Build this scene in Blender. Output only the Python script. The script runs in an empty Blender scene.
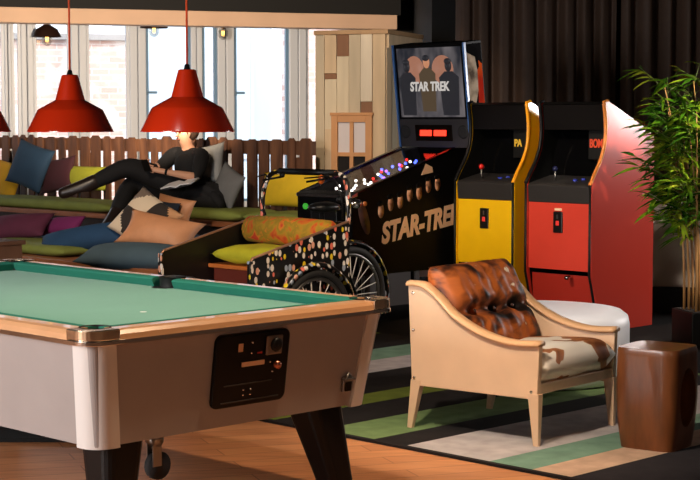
import bpy, bmesh, math, random
from mathutils import Vector, Matrix, Euler
random.seed(7)
sc = bpy.context.scene
COL = sc.collection
PI = math.pi
R = math.radians
# ------------------------------------------------------------------ camera
F = 1635.0; EYE = 1.5; TILT = math.atan(120 / F)
cam_d = bpy.data.cameras.new('camera'); cam = bpy.data.objects.new('camera', cam_d); COL.objects.link(cam)
cam_d.sensor_width = 36; cam_d.sensor_fit = 'HORIZONTAL'; cam_d.lens = 36 * F / 700
cam_d.clip_end = 200
cam.location = (0, 0, EYE); cam.rotation_euler = (PI / 2 - TILT, 0, 0)
sc.camera = cam
sc.view_settings.view_transform = 'Standard'; sc.view_settings.look = 'None'
sc.view_settings.gamma = 1; sc.view_settings.use_curve_mapping = False
sc.view_settings.exposure = 0.42

# ------------------------------------------------------------------ placing
def at(px, py, Y=None, Z=None):
    u = (px - 350) / F; w = (240 - py) / F
    d = Vector((u, math.cos(TILT) + w * math.sin(TILT), -math.sin(TILT) + w * math.cos(TILT)))
    k = Y / d.y if Y is not None else (Z - EYE) / d.z
    return Vector((0, 0, EYE)) + d * k
Q = math.sqrt(.5)
def W(gx, gy, z=0.0):            # room grid (turned 45 degrees) to world
    return Vector((Q * (gx - gy), Q * (gx + gy), z))
GR = PI / 4
def depth_on(px, gx):            # distance at which the line gx = const crosses an image column
    r = (px - 350) / F
    return Q * (gx + gx * (1 - r) / (1 + r))

# ------------------------------------------------------------------ materials
def lin(c):
    return tuple(((v / 255) / 12.92 if v / 255 <= .04045 else ((v / 255 + .055) / 1.055) ** 2.4) for v in c) + (1,)
MATS = {}
def mat(name, rgb, rough=.5, metal=0, noise=0, nscale=8, bump=0, bscale=60, spec=.5, coat=0, stretch=None, sheen=0):
    if name in MATS: return MATS[name]
    m = bpy.data.materials.new(name); m.use_nodes = True; nt = m.node_tree; b = nt.nodes['Principled BSDF']
    c = lin(rgb)
    b.inputs['Base Color'].default_value = c; b.inputs['Roughness'].default_value = rough
    b.inputs['Metallic'].default_value = metal; b.inputs['Specular IOR Level'].default_value = spec
    b.inputs['Coat Weight'].default_value = coat
    b.inputs['Sheen Weight'].default_value = sheen
    tc = nt.nodes.new('ShaderNodeTexCoord'); mp = nt.nodes.new('ShaderNodeMapping')
    nt.links.new(tc.outputs['Object'], mp.inputs['Vector'])
    if stretch: mp.inputs['Scale'].default_value = stretch
    if noise:
        n = nt.nodes.new('ShaderNodeTexNoise'); n.inputs['Scale'].default_value = nscale; n.inputs['Detail'].default_value = 4
        nt.links.new(mp.outputs['Vector'], n.inputs['Vector'])
        r = nt.nodes.new('ShaderNodeValToRGB')
        r.color_ramp.elements[0].position = .3; r.color_ramp.elements[1].position = .7
        r.color_ramp.elements[0].color = tuple(v * (1 - noise) for v in c[:3]) + (1,)
        r.color_ramp.elements[1].color = tuple(min(1, v * (1 + noise * .6)) for v in c[:3]) + (1,)
        nt.links.new(n.outputs['Fac'], r.inputs['Fac']); nt.links.new(r.outputs['Color'], b.inputs['Base Color'])
    if bump:
        n2 = nt.nodes.new('ShaderNodeTexNoise'); n2.inputs['Scale'].default_value = bscale; n2.inputs['Detail'].default_value = 3
        nt.links.new(mp.outputs['Vector'], n2.inputs['Vector'])
        bp = nt.nodes.new('ShaderNodeBump'); bp.inputs['Strength'].default_value = bump; bp.inputs['Distance'].default_value = .02
        nt.links.new(n2.outputs['Fac'], bp.inputs['Height']); nt.links.new(bp.outputs['Normal'], b.inputs['Normal'])
    MATS[name] = m; return m
def emit(name, rgb, s):
    if name in MATS: return MATS[name]
    m = bpy.data.materials.new(name); m.use_nodes = True; b = m.node_tree.nodes['Principled BSDF']
    b.inputs['Base Color'].default_value = (.02, .02, .02, 1)
    b.inputs['Emission Color'].default_value = lin(rgb); b.inputs['Emission Strength'].default_value = s
    MATS[name] = m; return m
def ramp_mat(name, stops, scale, rough=.6, detail=3, stretch=None, dist=0, bump=0, spec=.5, const=False, coat=0):
    m = bpy.data.materials.new(name); m.use_nodes = True; nt = m.node_tree; b = nt.nodes['Principled BSDF']
    tc = nt.nodes.new('ShaderNodeTexCoord'); mp = nt.nodes.new('ShaderNodeMapping')
    nt.links.new(tc.outputs['Object'], mp.inputs['Vector'])
    if stretch: mp.inputs['Scale'].default_value = stretch
    n = nt.nodes.new('ShaderNodeTexNoise'); n.inputs['Scale'].default_value = scale
    n.inputs['Detail'].default_value = detail; n.inputs['Distortion'].default_value = dist
    nt.links.new(mp.outputs['Vector'], n.inputs['Vector'])
    r = nt.nodes.new('ShaderNodeValToRGB'); cr = r.color_ramp
    if const: cr.interpolation = 'CONSTANT'
    while len(cr.elements) < len(stops): cr.elements.new(.5)
    for e, (p, c) in zip(cr.elements, stops): e.position = p; e.color = lin(c)
    nt.links.new(n.outputs['Fac'], r.inputs['Fac']); nt.links.new(r.outputs['Color'], b.inputs['Base Color'])
    b.inputs['Roughness'].default_value = rough; b.inputs['Specular IOR Level'].default_value = spec
    b.inputs['Coat Weight'].default_value = coat
    if bump:
        bp = nt.nodes.new('ShaderNodeBump'); bp.inputs['Strength'].default_value = bump; bp.inputs['Distance'].default_value = .01
        nt.links.new(n.outputs['Fac'], bp.inputs['Height']); nt.links.new(bp.outputs['Normal'], b.inputs['Normal'])
    MATS[name] = m; return m
def glass(name, tint=(1, 1, 1), gloss=.06, rough=.02):
    m = bpy.data.materials.new(name); m.use_nodes = True; nt = m.node_tree; nt.nodes.clear()
    o = nt.nodes.new('ShaderNodeOutputMaterial'); mx = nt.nodes.new('ShaderNodeMixShader')
    t = nt.nodes.new('ShaderNodeBsdfTransparent'); g = nt.nodes.new('ShaderNodeBsdfGlossy')
    t.inputs['Color'].default_value = tint + (1,); g.inputs['Roughness'].default_value = rough
    mx.inputs['Fac'].default_value = gloss
    nt.links.new(t.outputs[0], mx.inputs[1]); nt.links.new(g.outputs[0], mx.inputs[2]); nt.links.new(mx.outputs[0], o.inputs[0])
    return m

# ------------------------------------------------------------------ mesh builder
class MB:
    def __init__(s): s.bm = bmesh.new()
    def _add(s, verts, faces, M=None, mi=0, smooth=False):
        vs = [s.bm.verts.new((M @ Vector(v)) if M else v) for v in verts]
        for f in faces:
            try:
                fc = s.bm.faces.new([vs[i] for i in f]); fc.material_index = mi; fc.smooth = smooth
            except ValueError: pass
        return s
    def box(s, lo, hi, bev=0, M=None, mi=0):
        t = bmesh.new(); bmesh.ops.create_cube(t, size=1)
        for v in t.verts:
            v.co = Vector([(lo[i] + hi[i]) / 2 + v.co[i] * (hi[i] - lo[i]) for i in range(3)])
        if bev: bmesh.ops.bevel(t, geom=t.edges[:], offset=bev, segments=2, affect='EDGES', profile=.5)
        return s.merge(t, M, mi, smooth=False)
    def merge(s, t, M=None, mi=0, smooth=True):
        t.verts.index_update()
        vs = [v.co.copy() for v in t.verts]; fs = [[v.index for v in f.verts] for f in t.faces]; t.free()
        return s._add(vs, fs, M, mi, smooth)
    def prism(s, poly, axis, a, b, bev=0, M=None, mi=0, smooth=False):   # poly in the plane across axis, from a to b
        n = len(poly)
        def mk(p, t):
            return {'x': (t, p[0], p[1]), 'y': (p[0], t, p[1]), 'z': (p[0], p[1], t)}[axis]
        t = bmesh.new()
        va = [t.verts.new(mk(p, a)) for p in poly]; vb = [t.verts.new(mk(p, b)) for p in poly]
        t.faces.new(va); t.faces.new(vb[::-1])
        for i in range(n): t.faces.new([va[i], vb[i], vb[(i + 1) % n], va[(i + 1) % n]])
        bmesh.ops.recalc_face_normals(t, faces=t.faces[:])
        if bev:
            es = [e for e in t.edges if len(e.link_faces) == 2 and e.calc_face_angle(0) > .6]
            bmesh.ops.bevel(t, geom=es, offset=bev, segments=2, affect='EDGES', profile=.5)
        return s.merge(t, M, mi, smooth)
    def tube(s, pts, r, seg=8, closed=False, M=None, mi=0):
        pts = [Vector(p) for p in pts]; n = len(pts); rs = r if isinstance(r, (list, tuple)) else [r] * n
        rings = []; up = None
        for i, p in enumerate(pts):
            if closed: d = pts[(i + 1) % n] - pts[i - 1]
            else: d = pts[min(i + 1, n - 1)] - pts[max(i - 1, 0)]
            d.normalize()
            if up is None:
                up = Vector((0, 0, 1)) if abs(d.z) < .9 else Vector((1, 0, 0))
            a = d.cross(up); a.normalize(); b = a.cross(d); up = b
            rings.append([p + (a * math.cos(2 * PI * k / seg) + b * math.sin(2 * PI * k / seg)) * rs[i] for k in range(seg)])
        vs = [v for g in rings for v in g]; fs = []
        for i in range(n if closed else n - 1):
            j = (i + 1) % n
            for k in range(seg):
                k2 = (k + 1) % seg
                fs.append([i * seg + k, i * seg + k2, j * seg + k2, j * seg + k])
        if not closed: fs += [list(range(seg))[::-1], [(n - 1) * seg + k for k in range(seg)]]
        return s._add(vs, fs, M, mi, True)
    def lathe(s, prof, seg=24, M=None, mi=0, cap=False):   # (r, z) pairs about z
        vs = []; fs = []; n = len(prof)
        for r, z in prof:
            for k in range(seg):
                a = 2 * PI * k / seg; vs.append((r * math.cos(a), r * math.sin(a), z))
        for i in range(n - 1):
            for k in range(seg):
                k2 = (k + 1) % seg
                fs.append([i * seg + k, i * seg + k2, (i + 1) * seg + k2, (i + 1) * seg + k])
        if cap: fs += [list(range(seg))[::-1], [(n - 1) * seg + k for k in range(seg)]]
        return s._add(vs, fs, M, mi, True)
    def ball(s, c, r, M=None, mi=0, seg=12):
        t = bmesh.new(); bmesh.ops.create_uvsphere(t, u_segments=seg, v_segments=max(6, seg * 2 // 3), radius=1)
        rr = r if isinstance(r, (list, tuple)) else (r, r, r)
        for v in t.verts: v.co = Vector([c[i] + v.co[i] * rr[i] for i in range(3)])
        return s.merge(t, M, mi)
    def pillow(s, w, h, t, M=None, n=18, pinch=.06, dent=None, p=2.4, mi=0):   # w along x, h along z, t along y
        vs = []; fs = []; N = n + 1
        for side in (-1, 1):
            for j in range(N):
                for i in range(N):
                    u = -1 + 2 * i / n; v = -1 + 2 * j / n
                    x = u * w / 2 * (1 - pinch * (1 - v * v)); z = v * h / 2 * (1 - pinch * (1 - u * u))
                    k = max(0, (1 - abs(u) ** p)) ** .55 * max(0, (1 - abs(v) ** p)) ** .55
                    y = side * t / 2 * k
                    if dent: y += side * dent(u, v, side) * k
                    vs.append((x, y, z))
        o = N * N
        for j in range(n):
            for i in range(n):
                a = j * N + i
                fs.append([a, a + 1, a + N + 1, a + N]); fs.append([o + a, o + a + N, o + a + N + 1, o + a + 1])
        tb = bmesh.new()
        bv = [tb.verts.new(v) for v in vs]
        for f in fs: tb.faces.new([bv[i] for i in f])
        bmesh.ops.remove_doubles(tb, verts=tb.verts[:], dist=1e-5)
        return s.merge(tb, M, mi, True)
    def build(s, name, m, parent=None, smooth=None):
        me = bpy.data.meshes.new(name)
        bmesh.ops.recalc_face_normals(s.bm, faces=s.bm.faces[:])
        s.bm.to_mesh(me); s.bm.free()
        for x in (m if isinstance(m, (list, tuple)) else [m]): me.materials.append(x)
        if smooth is not None:
            for p in me.polygons: p.use_smooth = smooth
        o = bpy.data.objects.new(name, me); COL.objects.link(o)
        if parent: o.parent = parent
        return o
def tag(o, label, cat, group=None, kind=None):
    o['label'] = label; o['category'] = cat
    if group: o['group'] = group
    if kind: o['kind'] = kind
    return o
def thing(name, label, cat, loc=(0, 0, 0), rz=0, group=None):
    o = bpy.data.objects.new(name, None); o.empty_display_size = .1; COL.objects.link(o)
    o.location = loc; o.rotation_euler = (0, 0, rz)
    return tag(o, label, cat, group)
def struct(o): o['kind'] = 'structure'; return o
def T(x, y, z, rx=0, ry=0, rz=0):
    return Matrix.Translation((x, y, z)) @ Euler((R(rx), R(ry), R(rz)), 'XYZ').to_matrix().to_4x4()
def copy_tree(o, parent=None):
    c = o.copy(); COL.objects.link(c); c.parent = parent
    for ch in o.children: copy_tree(ch, c)
    return c
def text_obj(name, body, size, m, parent, M, shear=0, depth=.002, bold=.0, align='LEFT', sx=1):
    cu = bpy.data.curves.new(name, 'FONT'); cu.body = body; cu.size = size; cu.shear = shear
    cu.extrude = depth; cu.offset = bold; cu.align_x = align
    t = bpy.data.objects.new(name + '_tmp', cu); COL.objects.link(t)
    dg = bpy.context.evaluated_depsgraph_get(); dg.update()
    me = bpy.data.meshes.new_from_object(t.evaluated_get(dg)); me.name = name
    bpy.data.objects.remove(t)
    me.materials.clear(); me.materials.append(m)
    for v in me.vertices: v.co = M @ Vector((v.co.x * sx, v.co.y, v.co.z))
    o = bpy.data.objects.new(name, me); COL.objects.link(o); o.parent = parent
    return o

# common materials
BLACK = mat('black_paint', (12, 11, 11), .45, spec=.25)
MATTE = mat('matte_black', (10, 10, 10), .9, spec=.1)
CHROME = mat('chrome', (225, 220, 215), .18, 1)
STEEL = mat('brushed_steel', (150, 148, 146), .35, 1)
RUBBER = mat('rubber', (24, 23, 24), .8, bump=.1)
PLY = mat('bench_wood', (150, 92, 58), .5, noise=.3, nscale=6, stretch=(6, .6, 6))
# ------------------------------------------------------------------ the room
def floor_layer():
    m = bpy.data.materials.new('oak_floor'); m.use_nodes = True; nt = m.node_tree; b = nt.nodes['Principled BSDF']
    tc = nt.nodes.new('ShaderNodeTexCoord'); mp = nt.nodes.new('ShaderNodeMapping')
    mp.inputs['Rotation'].default_value = (0, 0, R(-20))
    nt.links.new(tc.outputs['Object'], mp.inputs['Vector'])
    br = nt.nodes.new('ShaderNodeTexBrick'); br.inputs['Scale'].default_value = 1
    br.inputs['Brick Width'].default_value = 1.3; br.inputs['Row Height'].default_value = .14; br.inputs['Mortar Size'].default_value = .003
    br.inputs['Color1'].default_value = lin((214, 148, 100)); br.inputs['Color2'].default_value = lin((196, 130, 86)); br.inputs['Mortar'].default_value = lin((150, 92, 58))
    nt.links.new(mp.outputs['Vector'], br.inputs['Vector'])
    mp2 = nt.nodes.new('ShaderNodeMapping'); mp2.inputs['Scale'].default_value = (1.2, 14, 1); mp2.inputs['Rotation'].default_value = (0, 0, R(-20))
    nt.links.new(tc.outputs['Object'], mp2.inputs['Vector'])
    n = nt.nodes.new('ShaderNodeTexNoise'); n.inputs['Scale'].default_value = 2; n.inputs['Detail'].default_value = 5
    nt.links.new(mp2.outputs['Vector'], n.inputs['Vector'])
    mx = nt.nodes.new('ShaderNodeMix'); mx.data_type = 'RGBA'; mx.blend_type = 'MULTIPLY'; mx.inputs['Factor'].default_value = .5
    rr = nt.nodes.new('ShaderNodeValToRGB'); rr.color_ramp.elements[0].position = .35; rr.color_ramp.elements[0].color = (.6, .55, .5, 1); rr.color_ramp.elements[1].position = .6
    nt.links.new(n.outputs['Fac'], rr.inputs['Fac'])
    nt.links.new(br.outputs['Color'], mx.inputs['A']); nt.links.new(rr.outputs['Color'], mx.inputs['B'])
    nt.links.new(mx.outputs['Result'], b.inputs['Base Color']); b.inputs['Roughness'].default_value = .4
    return m
WA = math.atan2(.309, .951); W0 = at(0, 120, Y=18.9); W0.z = 0
WM = Matrix.Translation(W0) @ Matrix.Rotation(WA, 4, 'Z')
pB = WM @ Vector((5.25, .2, 0)); pA = WM @ Vector((-5.3, .2, 0))
PLAN = [(-9.15, -3.15), (8.15, -3.15), (8.15, 15.85), (.93, 15.85), (pB.x, pB.y), (pA.x, pA.y), (-9.15, pA.y)]
DARKP = [(4.03, 7.57), (-.28, 11.88), (-2.23, 9.93), (-6.75, 14.46), (-8.4, 16.1), (-8.4, 17.0), (.6, 19.9), (.6, 15.6), (7.5, 15.6), (7.5, 7.57)]
struct(MB().prism(PLAN, 'z', -.12, 0).prism(DARKP, 'z', 0.0005, .003, mi=1).build('floor', [floor_layer(), mat('dark_carpet', (24, 21, 20), .95, bump=.2, bscale=200, spec=.1)]))
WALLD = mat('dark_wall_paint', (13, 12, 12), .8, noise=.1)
WALLL = mat('grey_wall_paint', (120, 112, 104), .8, noise=.05)
struct(MB().prism(PLAN, 'z', 3.0, 3.15).build('ceiling', mat('dark_ceiling', (14, 13, 12), .9)))
struct(MB().box((-9.15, -3, 0), (-9, 17.4, 3)).build('wall_left', WALLL))
struct(MB().box((8, -3, 0), (8.15, 15.85, 3)).build('wall_right', WALLL))
struct(MB().box((-9, -3.15, 0), (8, -3, 3)).build('wall_front', WALLL))
struct(MB().box((.78, 15.7, 0), (8, 15.85, 3)).box((.78, 15.85, 0), (.93, 20.55, 3)).build('wall_back', WALLD))
# window wall, turned 18 degrees
def s_of(px, y0=W0):
    r = (px - 350) / F
    return (y0.y * r - y0.x) / (math.cos(WA) - math.sin(WA) * r)
w = MB()
w.box((-5.1, 0, 0), (5.25, .2, .45), M=WM).box((-5.1, 0, 2.72), (5.25, .2, 3.0), M=WM)
w.box((s_of(350), 0, .45), (5.25, .2, 2.72), M=WM)
struct(w.build('wall_window', WALLD))
FRM = mat('grey_window_frame', (206, 212, 222), .45); FRB = mat('blue_grey_window_frame', (104, 138, 168), .45)
PANE = glass('window_glass', (.97, .98, 1), .05)
wins = [(-400, -290, 8, 8), (-290, -175, 8, 8), (-175, -60, 8, 8), (-60, 9.5, 3.5, 3.5), (9.5, 28.5, 3.5, 6), (28.5, 80, 6.5, 8), (80, 138.5, 8, 8.5), (138.5, 197, 8.5, 6), (197, 226, 6, 9), (226, 298, 9, 10), (298, 352, 9, 10)]
for i, (a, b, fa, fb) in enumerate(wins):
    sa, sb = s_of(a), s_of(b); k = 18.8 / F
    root = bpy.data.objects.new('window_%d' % (i + 1), None); COL.objects.link(root); struct(root)
    root.matrix_world = WM; root.location = WM @ Vector((sa, 0, .45)); root.rotation_euler = (0, 0, WA)
    wd = sb - sa; hh = 2.27
    f = MB()
    for x0, x1 in ((.003, fa * k), (wd - fb * k, wd - .003)):
        f.box((x0, -.04, 0), (x1, .12, hh), .012)
        xm = (x0 + x1) / 2
    f.box((fa * k, -.03, 0), (wd - fb * k, .12, .07), .01).box((fa * k, -.03, hh - .07), (wd - fb * k, .12, hh), .01)
    f.build('window_frame', FRM, root)
    g = MB()
    x0, x1 = fa * k, wd - fb * k
    for u, v in ((x0, x0 + .035), (x1 - .035, x1)): g.box((u, .0, .07), (v, .06, hh - .07))
    g.box((x0 + .035, .0, .07), (x1 - .035, .06, .1)).box((x0 + .035, .0, hh - .1), (x1 - .035, .06, hh - .07))
    g.build('window_sash', FRB if i in (7, 8, 9) else FRM, root)
    MB().box((x0 + .035, .025, .1), (x1 - .035, .033, hh - .1)).build('window_glass', PANE, root)
    if i in (7, 9):
        MB().box((x0 + .01, -.035, 1.36), (x0 + .13, -.015, 1.39), .006).box((x0 + .01, -.035, 1.34), (x0 + .03, .0, 1.41), .004).build('window_handle', FRB, root)
# dropped beam in front of the windows
H0 = at(0, 120, Y=17.9); H0.z = 0
HM = Matrix.Translation(H0) @ Matrix.Rotation(WA, 4, 'Z')
BEAM = mat('pale_plaster_beam', (206, 172, 146), .7, noise=.06, nscale=3)
struct(MB().box((-5.2, 0, 2.56), (s_of(397, H0), .28, 2.728), .008, M=HM).build('trim_1', BEAM))
struct(MB().box((-5.2, .02, 2.728), (s_of(397, H0) + .05, .26, 3.0), M=HM).build('trim_2', WALLD))

# ------------------------------------------------------------------ outside
def brick_mat(name, c1, c2, mo, s=1):
    m = bpy.data.materials.new(name); m.use_nodes = True; nt = m.node_tree; b = nt.nodes['Principled BSDF']
    tc = nt.nodes.new('ShaderNodeTexCoord'); mp = nt.nodes.new('ShaderNodeMapping'); mp.inputs['Rotation'].default_value = (R(90), 0, 0)
    nt.links.new(tc.outputs['Object'], mp.inputs['Vector'])
    br = nt.nodes.new('ShaderNodeTexBrick'); br.inputs['Scale'].default_value = s
    br.inputs['Brick Width'].default_value = .24; br.inputs['Row Height'].default_value = .085; br.inputs['Mortar Size'].default_value = .008
    for k, c in (('Color1', c1), ('Color2', c2), ('Mortar', mo)): br.inputs[k].default_value = lin(c)
    nt.links.new(mp.outputs['Vector'], br.inputs['Vector'])
    n = nt.nodes.new('ShaderNodeTexNoise'); n.inputs['Scale'].default_value = 2.5; n.inputs['Detail'].default_value = 4
    nt.links.new(tc.outputs['Object'], n.inputs['Vector'])
    mx = nt.nodes.new('ShaderNodeMix'); mx.data_type = 'RGBA'; mx.inputs['B'].default_value = lin((255, 244, 238))
    r = nt.nodes.new('ShaderNodeValToRGB'); r.color_ramp.elements[0].position = .5; r.color_ramp.elements[1].position = .68
    nt.links.new(n.outputs['Fac'], r.inputs['Fac']); nt.links.new(r.outputs['Color'], mx.inputs['Factor'])
    nt.links.new(br.outputs['Color'], mx.inputs['A']); nt.links.new(mx.outputs['Result'], b.inputs['Base Color'])
    b.inputs['Roughness'].default_value = .9
    return m
BRK = brick_mat('pink_brick', (220, 180, 168), (230, 198, 187), (238, 222, 214))
CAP = mat('stone_coping', (176, 172, 170), .8, noise=.1)
def outdoor(name, label, s0, s1, y, z1, m, cap=None):
    o = thing(name, label, 'building', WM @ Vector((s0, y, 0)), WA)
    MB().box((0, 0, -.2), (s1 - s0, 1.4, z1)).build('brick_wall' if m is BRK else 'facade_wall', m, o)
    if cap: MB().box((-.03, -.08, z1), (s1 - s0 + .03, 1.4, z1 + cap), .01).build('coping', CAP, o)
    return o
outdoor('brick_building', 'sunlit pink brick building with grey coping seen through the left windows', -4, 2.34, 3.6, 2.60, BRK, .09)
gl = outdoor('glazed_building', 'pale blue glazed building seen through the windows right of the brick one', 2.5, 4.75, 5.5, 5.5, mat('pale_blue_cladding', (206, 228, 246), .5, noise=.03, nscale=1))
f = MB()
for x in (.0, .95, 1.9, 2.8): f.box((x, -.05, 0), (x + .05, .0, 5.4))
for z in (.9, 4.2): f.box((.05, -.04, z), (2.8, .0, z + .04))
f.build('facade_frame', mat('pale_frame', (214, 230, 242), .4), gl)
outdoor('brick_annex', 'pale brick wall glimpsed through the last window beside the plank box', 4.85, 8, 3.9, 4.5, BRK)
struct(MB().box((-14, 15, -.4), (14, 40, -.2)).build('ground', mat('pavement', (190, 186, 180), .9, noise=.1)))

# ------------------------------------------------------------------ rug (striped, square to the pool table)
rug = MB(); ty = 4.383; XE = 5.42; X1 = 8.2
STR = [(4.2, 'rug_black'), (4.08, 'rug_black'), (3.51, 'rug_olive'), (2.985, 'rug_black'), (2.64, 'rug_teal'), (2.30, 'rug_lilac'), (1.80, 'rug_black'),
       (1.575, 'rug_olive'), (1.23, 'rug_black'), (.88, 'rug_green'), (.67, 'rug_black'), (.177, 'rug_grey'), (-.06, 'rug_teal'), (-.268, 'rug_tan'), (-1.0, 'rug_charcoal'), (-1.5, 'rug_teal'), (-2.2, 'rug_black')]
RC = {'rug_black': (38, 34, 34), 'rug_olive': (106, 116, 48), 'rug_teal': (112, 142, 124), 'rug_lilac': (170, 162, 166), 'rug_green': (110, 132, 86),
      'rug_grey': (176, 168, 168), 'rug_tan': (190, 158, 136), 'rug_charcoal': (46, 42, 45)}
keys = list(RC)
ml = [mat(k, RC[k], .95, noise=.18, nscale=10, bump=.25, bscale=250, spec=.1, sheen=.0) for k in keys]
for (y1, _), (y0, c) in zip(STR[:-1], STR[1:]):
    rug.box((XE, ty + y0, 0.001), (X1, ty + y1, .012), mi=keys.index(c))
rug.box((XE - .03, ty - 2.2, 0.001), (XE, ty + 4.2, .013), mi=0)
o = rug.build('rug', ml); o.rotation_euler = (0, 0, GR)
tag(o, 'large striped rug in black, green, grey and tan under the armchair', 'rug')
o = MB().box((-3.6, 7.53, .001), (-1.05, 8.5, .02), .005).build('floor_layer', mat('black_sheet', (16, 15, 15), .95, bump=.2, bscale=300))  # thin dark sheet laid over the floor
tag(o, 'flat black sheet on the wooden floor behind the pool table', 'mat')

# ------------------------------------------------------------------ pool table
LAM = mat('grey_laminate', (156, 147, 144), .42, noise=.05, nscale=5, bump=.02, bscale=200)
FELT = mat('green_felt', (92, 156, 126), .95, noise=.06, nscale=3, bump=.08, bscale=500, spec=.1, sheen=.2)
RAILM = mat('tan_rail_wood', (214, 160, 116), .3, noise=.12, nscale=5, coat=.4)
PT = thing('pool_table', 'grey coin-operated pool table with green felt and black legs', 'pool table', W(3.169, 4.383), GR)
TX, TY = 1.47, 2.60
def ring(x0, y0, x1, y1, r, n=6):
    pts = []
    for cx, cy, a0 in ((x1 - r, y0 + r, -90), (x1 - r, y1 - r, 0), (x0 + r, y1 - r, 90), (x0 + r, y0 + r, 180)):
        for k in range(n + 1):
            a = R(a0 + 90 * k / n); pts.append((cx + r * math.cos(a), cy + r * math.sin(a)))
    return pts
def loft(mb, r0, z0, r1, z1, caps=True, mi=0):
    n = len(r0); vs = [(x, y, z0) for x, y in r0] + [(x, y, z1) for x, y in r1]
    fs = [[i, (i + 1) % n, n + (i + 1) % n, n + i] for i in range(n)]
    if caps: fs += [list(range(n))[::-1], list(range(n, 2 * n))]
    mb._add(vs, fs, None, mi, False)
cab = MB(); loft(cab, ring(.085, .085, TX - .085, TY - .085, .03), .392, ring(.035, .035, TX - .035, TY - .035, .03), .752)
cab.build('cabinet', LAM, PT)
POST = mat('satin_post_metal', (214, 208, 204), .5)
for cx, cy in ((0, 0), (1, 0), (0, 1), (1, 1)):
    p = MB(); vs = []
    def cr(ins, rr):
        pts = []
        for k in range(9):
            a = R(180 + 90 * k / 8); pts.append((ins + rr + rr * math.cos(a), ins + rr + rr * math.sin(a)))
        pts += [(ins + rr + .03, ins), (ins + rr + .03, ins + .03), (ins + .03, ins + rr + .03), (ins, ins + rr + .03)]
        fx = lambda q: (TX - q if cx else q)
        fy = lambda q: (TY - q if cy else q)
        return [(fx(a), fy(b)) for a, b in pts]
    loft(p, cr(.073, .075), .384, cr(.024, .075), .756)
    po_ = p.build('corner_post', POST, PT, smooth=True)
    po_.data.set_sharp_from_angle(angle=R(40))
# bed, rails and cushions
MB().box((.1, .1, .74), (TX - .1, TY - .1, .760)).build('bed', FELT, PT)
PR = .06
def rail(x0, y0, x1, y1, side):      # outer frame piece with a cloth cushion as its sub-part
    r = MB(); c = MB()
    L = (y1 - y0) if side in 'LR' else (x1 - x0)
    prof = [(0, .766), (.004, .785), (.016, .797), (.035, .801), (.085, .801), (.085, .75), (.01, .75)]
    tr = [(-.004, .752), (-.004, .767), (.012, .767), (.012, .752)]
    cu = [(.085, .75), (.085, .802), (.105, .803), (.128, .799), (.136, .792), (.118, .75)]
    def put(mb, pr, mi=0, e0=0, e1=0):
        if side == 'L': mb.prism([(a, z) for a, z in pr], 'y', y0 + e0, y1 - e1, mi=mi)
        if side == 'R': mb.prism([(TX - a, z) for a, z in pr], 'y', y0 + e0, y1 - e1, mi=mi)
        if side == 'B': mb.prism([(a, z) for a, z in pr], 'x', x0 + e0, x1 - e1, mi=mi)
        if side == 'T': mb.prism([(TY - a, z) for a, z in pr], 'x', x0 + e0, x1 - e1, mi=mi)
    put(r, prof)
    o = r.build('rail', RAILM, PT)
    put(c, cu, 0, .004, .004); c.build('cushion', mat('cushion_cloth', (46, 116, 98), .95, noise=.05, spec=.1), o)
    t = MB(); put(t, tr); t.build('trim_strip', CHROME, o)
cc = .125; mm = .065
rail(cc, 0, TX - cc, 0, 'B'); rail(cc, TY, TX - cc, TY, 'T')
for sd in 'LR':
    rail(0, cc, 0, TY / 2 - mm, sd); rail(0, TY / 2 + mm, 0, TY - cc, sd)
POCK = mat('pocket_black', (12, 11, 11), .6)
BRONZE = mat('corner_cap_metal', (232, 206, 176), .25, 1)
for cx in (0, 1):
    for cy in (0, 1):
        poly = []
        for k in range(9):
            a = R(180 + 90 * k / 8); poly.append((.07 + .074 * math.cos(a), .07 + .074 * math.sin(a)))
        poly += [(cc, -.004), (cc, .05)]
        for k in range(11):
            a = R(-42 - 186 * k / 10); poly.append((.092 + .052 * math.cos(a), .092 + .052 * math.sin(a)))
        poly += [(.05, cc), (-.004, cc)]
        poly = [((TX - a) if cx else a, (TY - b) if cy else b) for a, b in poly]
        cp = MB().prism(poly, 'z', .768, .805, .004).build('corner_cap', BRONZE, PT)
        ap = [((TX - a) if cx else a, (TY - b) if cy else b) for a, b in [(.07 + .077 * math.cos(R(180 + 90 * k / 8)), .07 + .077 * math.sin(R(180 + 90 * k / 8))) for k in range(9)] + [(cc + .02, -.007), (cc + .02, .02), (.06, .06), (.02, cc + .02), (-.007, cc + .02)]]
        MB().prism(ap, 'z', .752, .7675, .002).build('cap_trim', CHROME, cp)
        x, y = (TX - .092 if cx else .092), (TY - .092 if cy else .092)
        k = MB(); k.lathe([(.056, .806), (.052, .80), (.05, .76), (.047, .7), (.001, .695)], 20, M=Matrix.Translation((x, y, 0)))
        k.lathe([(.06, .7612), (.001, .7612)], 20, M=Matrix.Translation((x, y, 0)))
        k.build('pocket', POCK, PT)
for cx in (0, 1):
    x = TX - .075 if cx else .075
    k = MB(); k.lathe([(.062, .806), (.057, .800), (.055, .76), (.052, .7), (.001, .695)], 20, M=Matrix.Translation((x, TY / 2, 0)))
    k.lathe([(.066, .7612), (.001, .7612)], 20, M=Matrix.Translation((x + (-.035 if cx else .035), TY / 2, 0)))
    k.build('pocket', POCK, PT)
    MB().box((TX - .03 if cx else -.004, TY / 2 - mm, .752), (TX + .004 if cx else .03, TY / 2 + mm, .803), .006).build('pocket_casting', POCK, PT)
MB().lathe([(.014, .7612), (.001, .7614)], 14, M=Matrix.Translation((TX / 2 - .03, .62, 0))).build('spot', mat('white_spot', (245, 245, 240), .5), PT)
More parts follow.
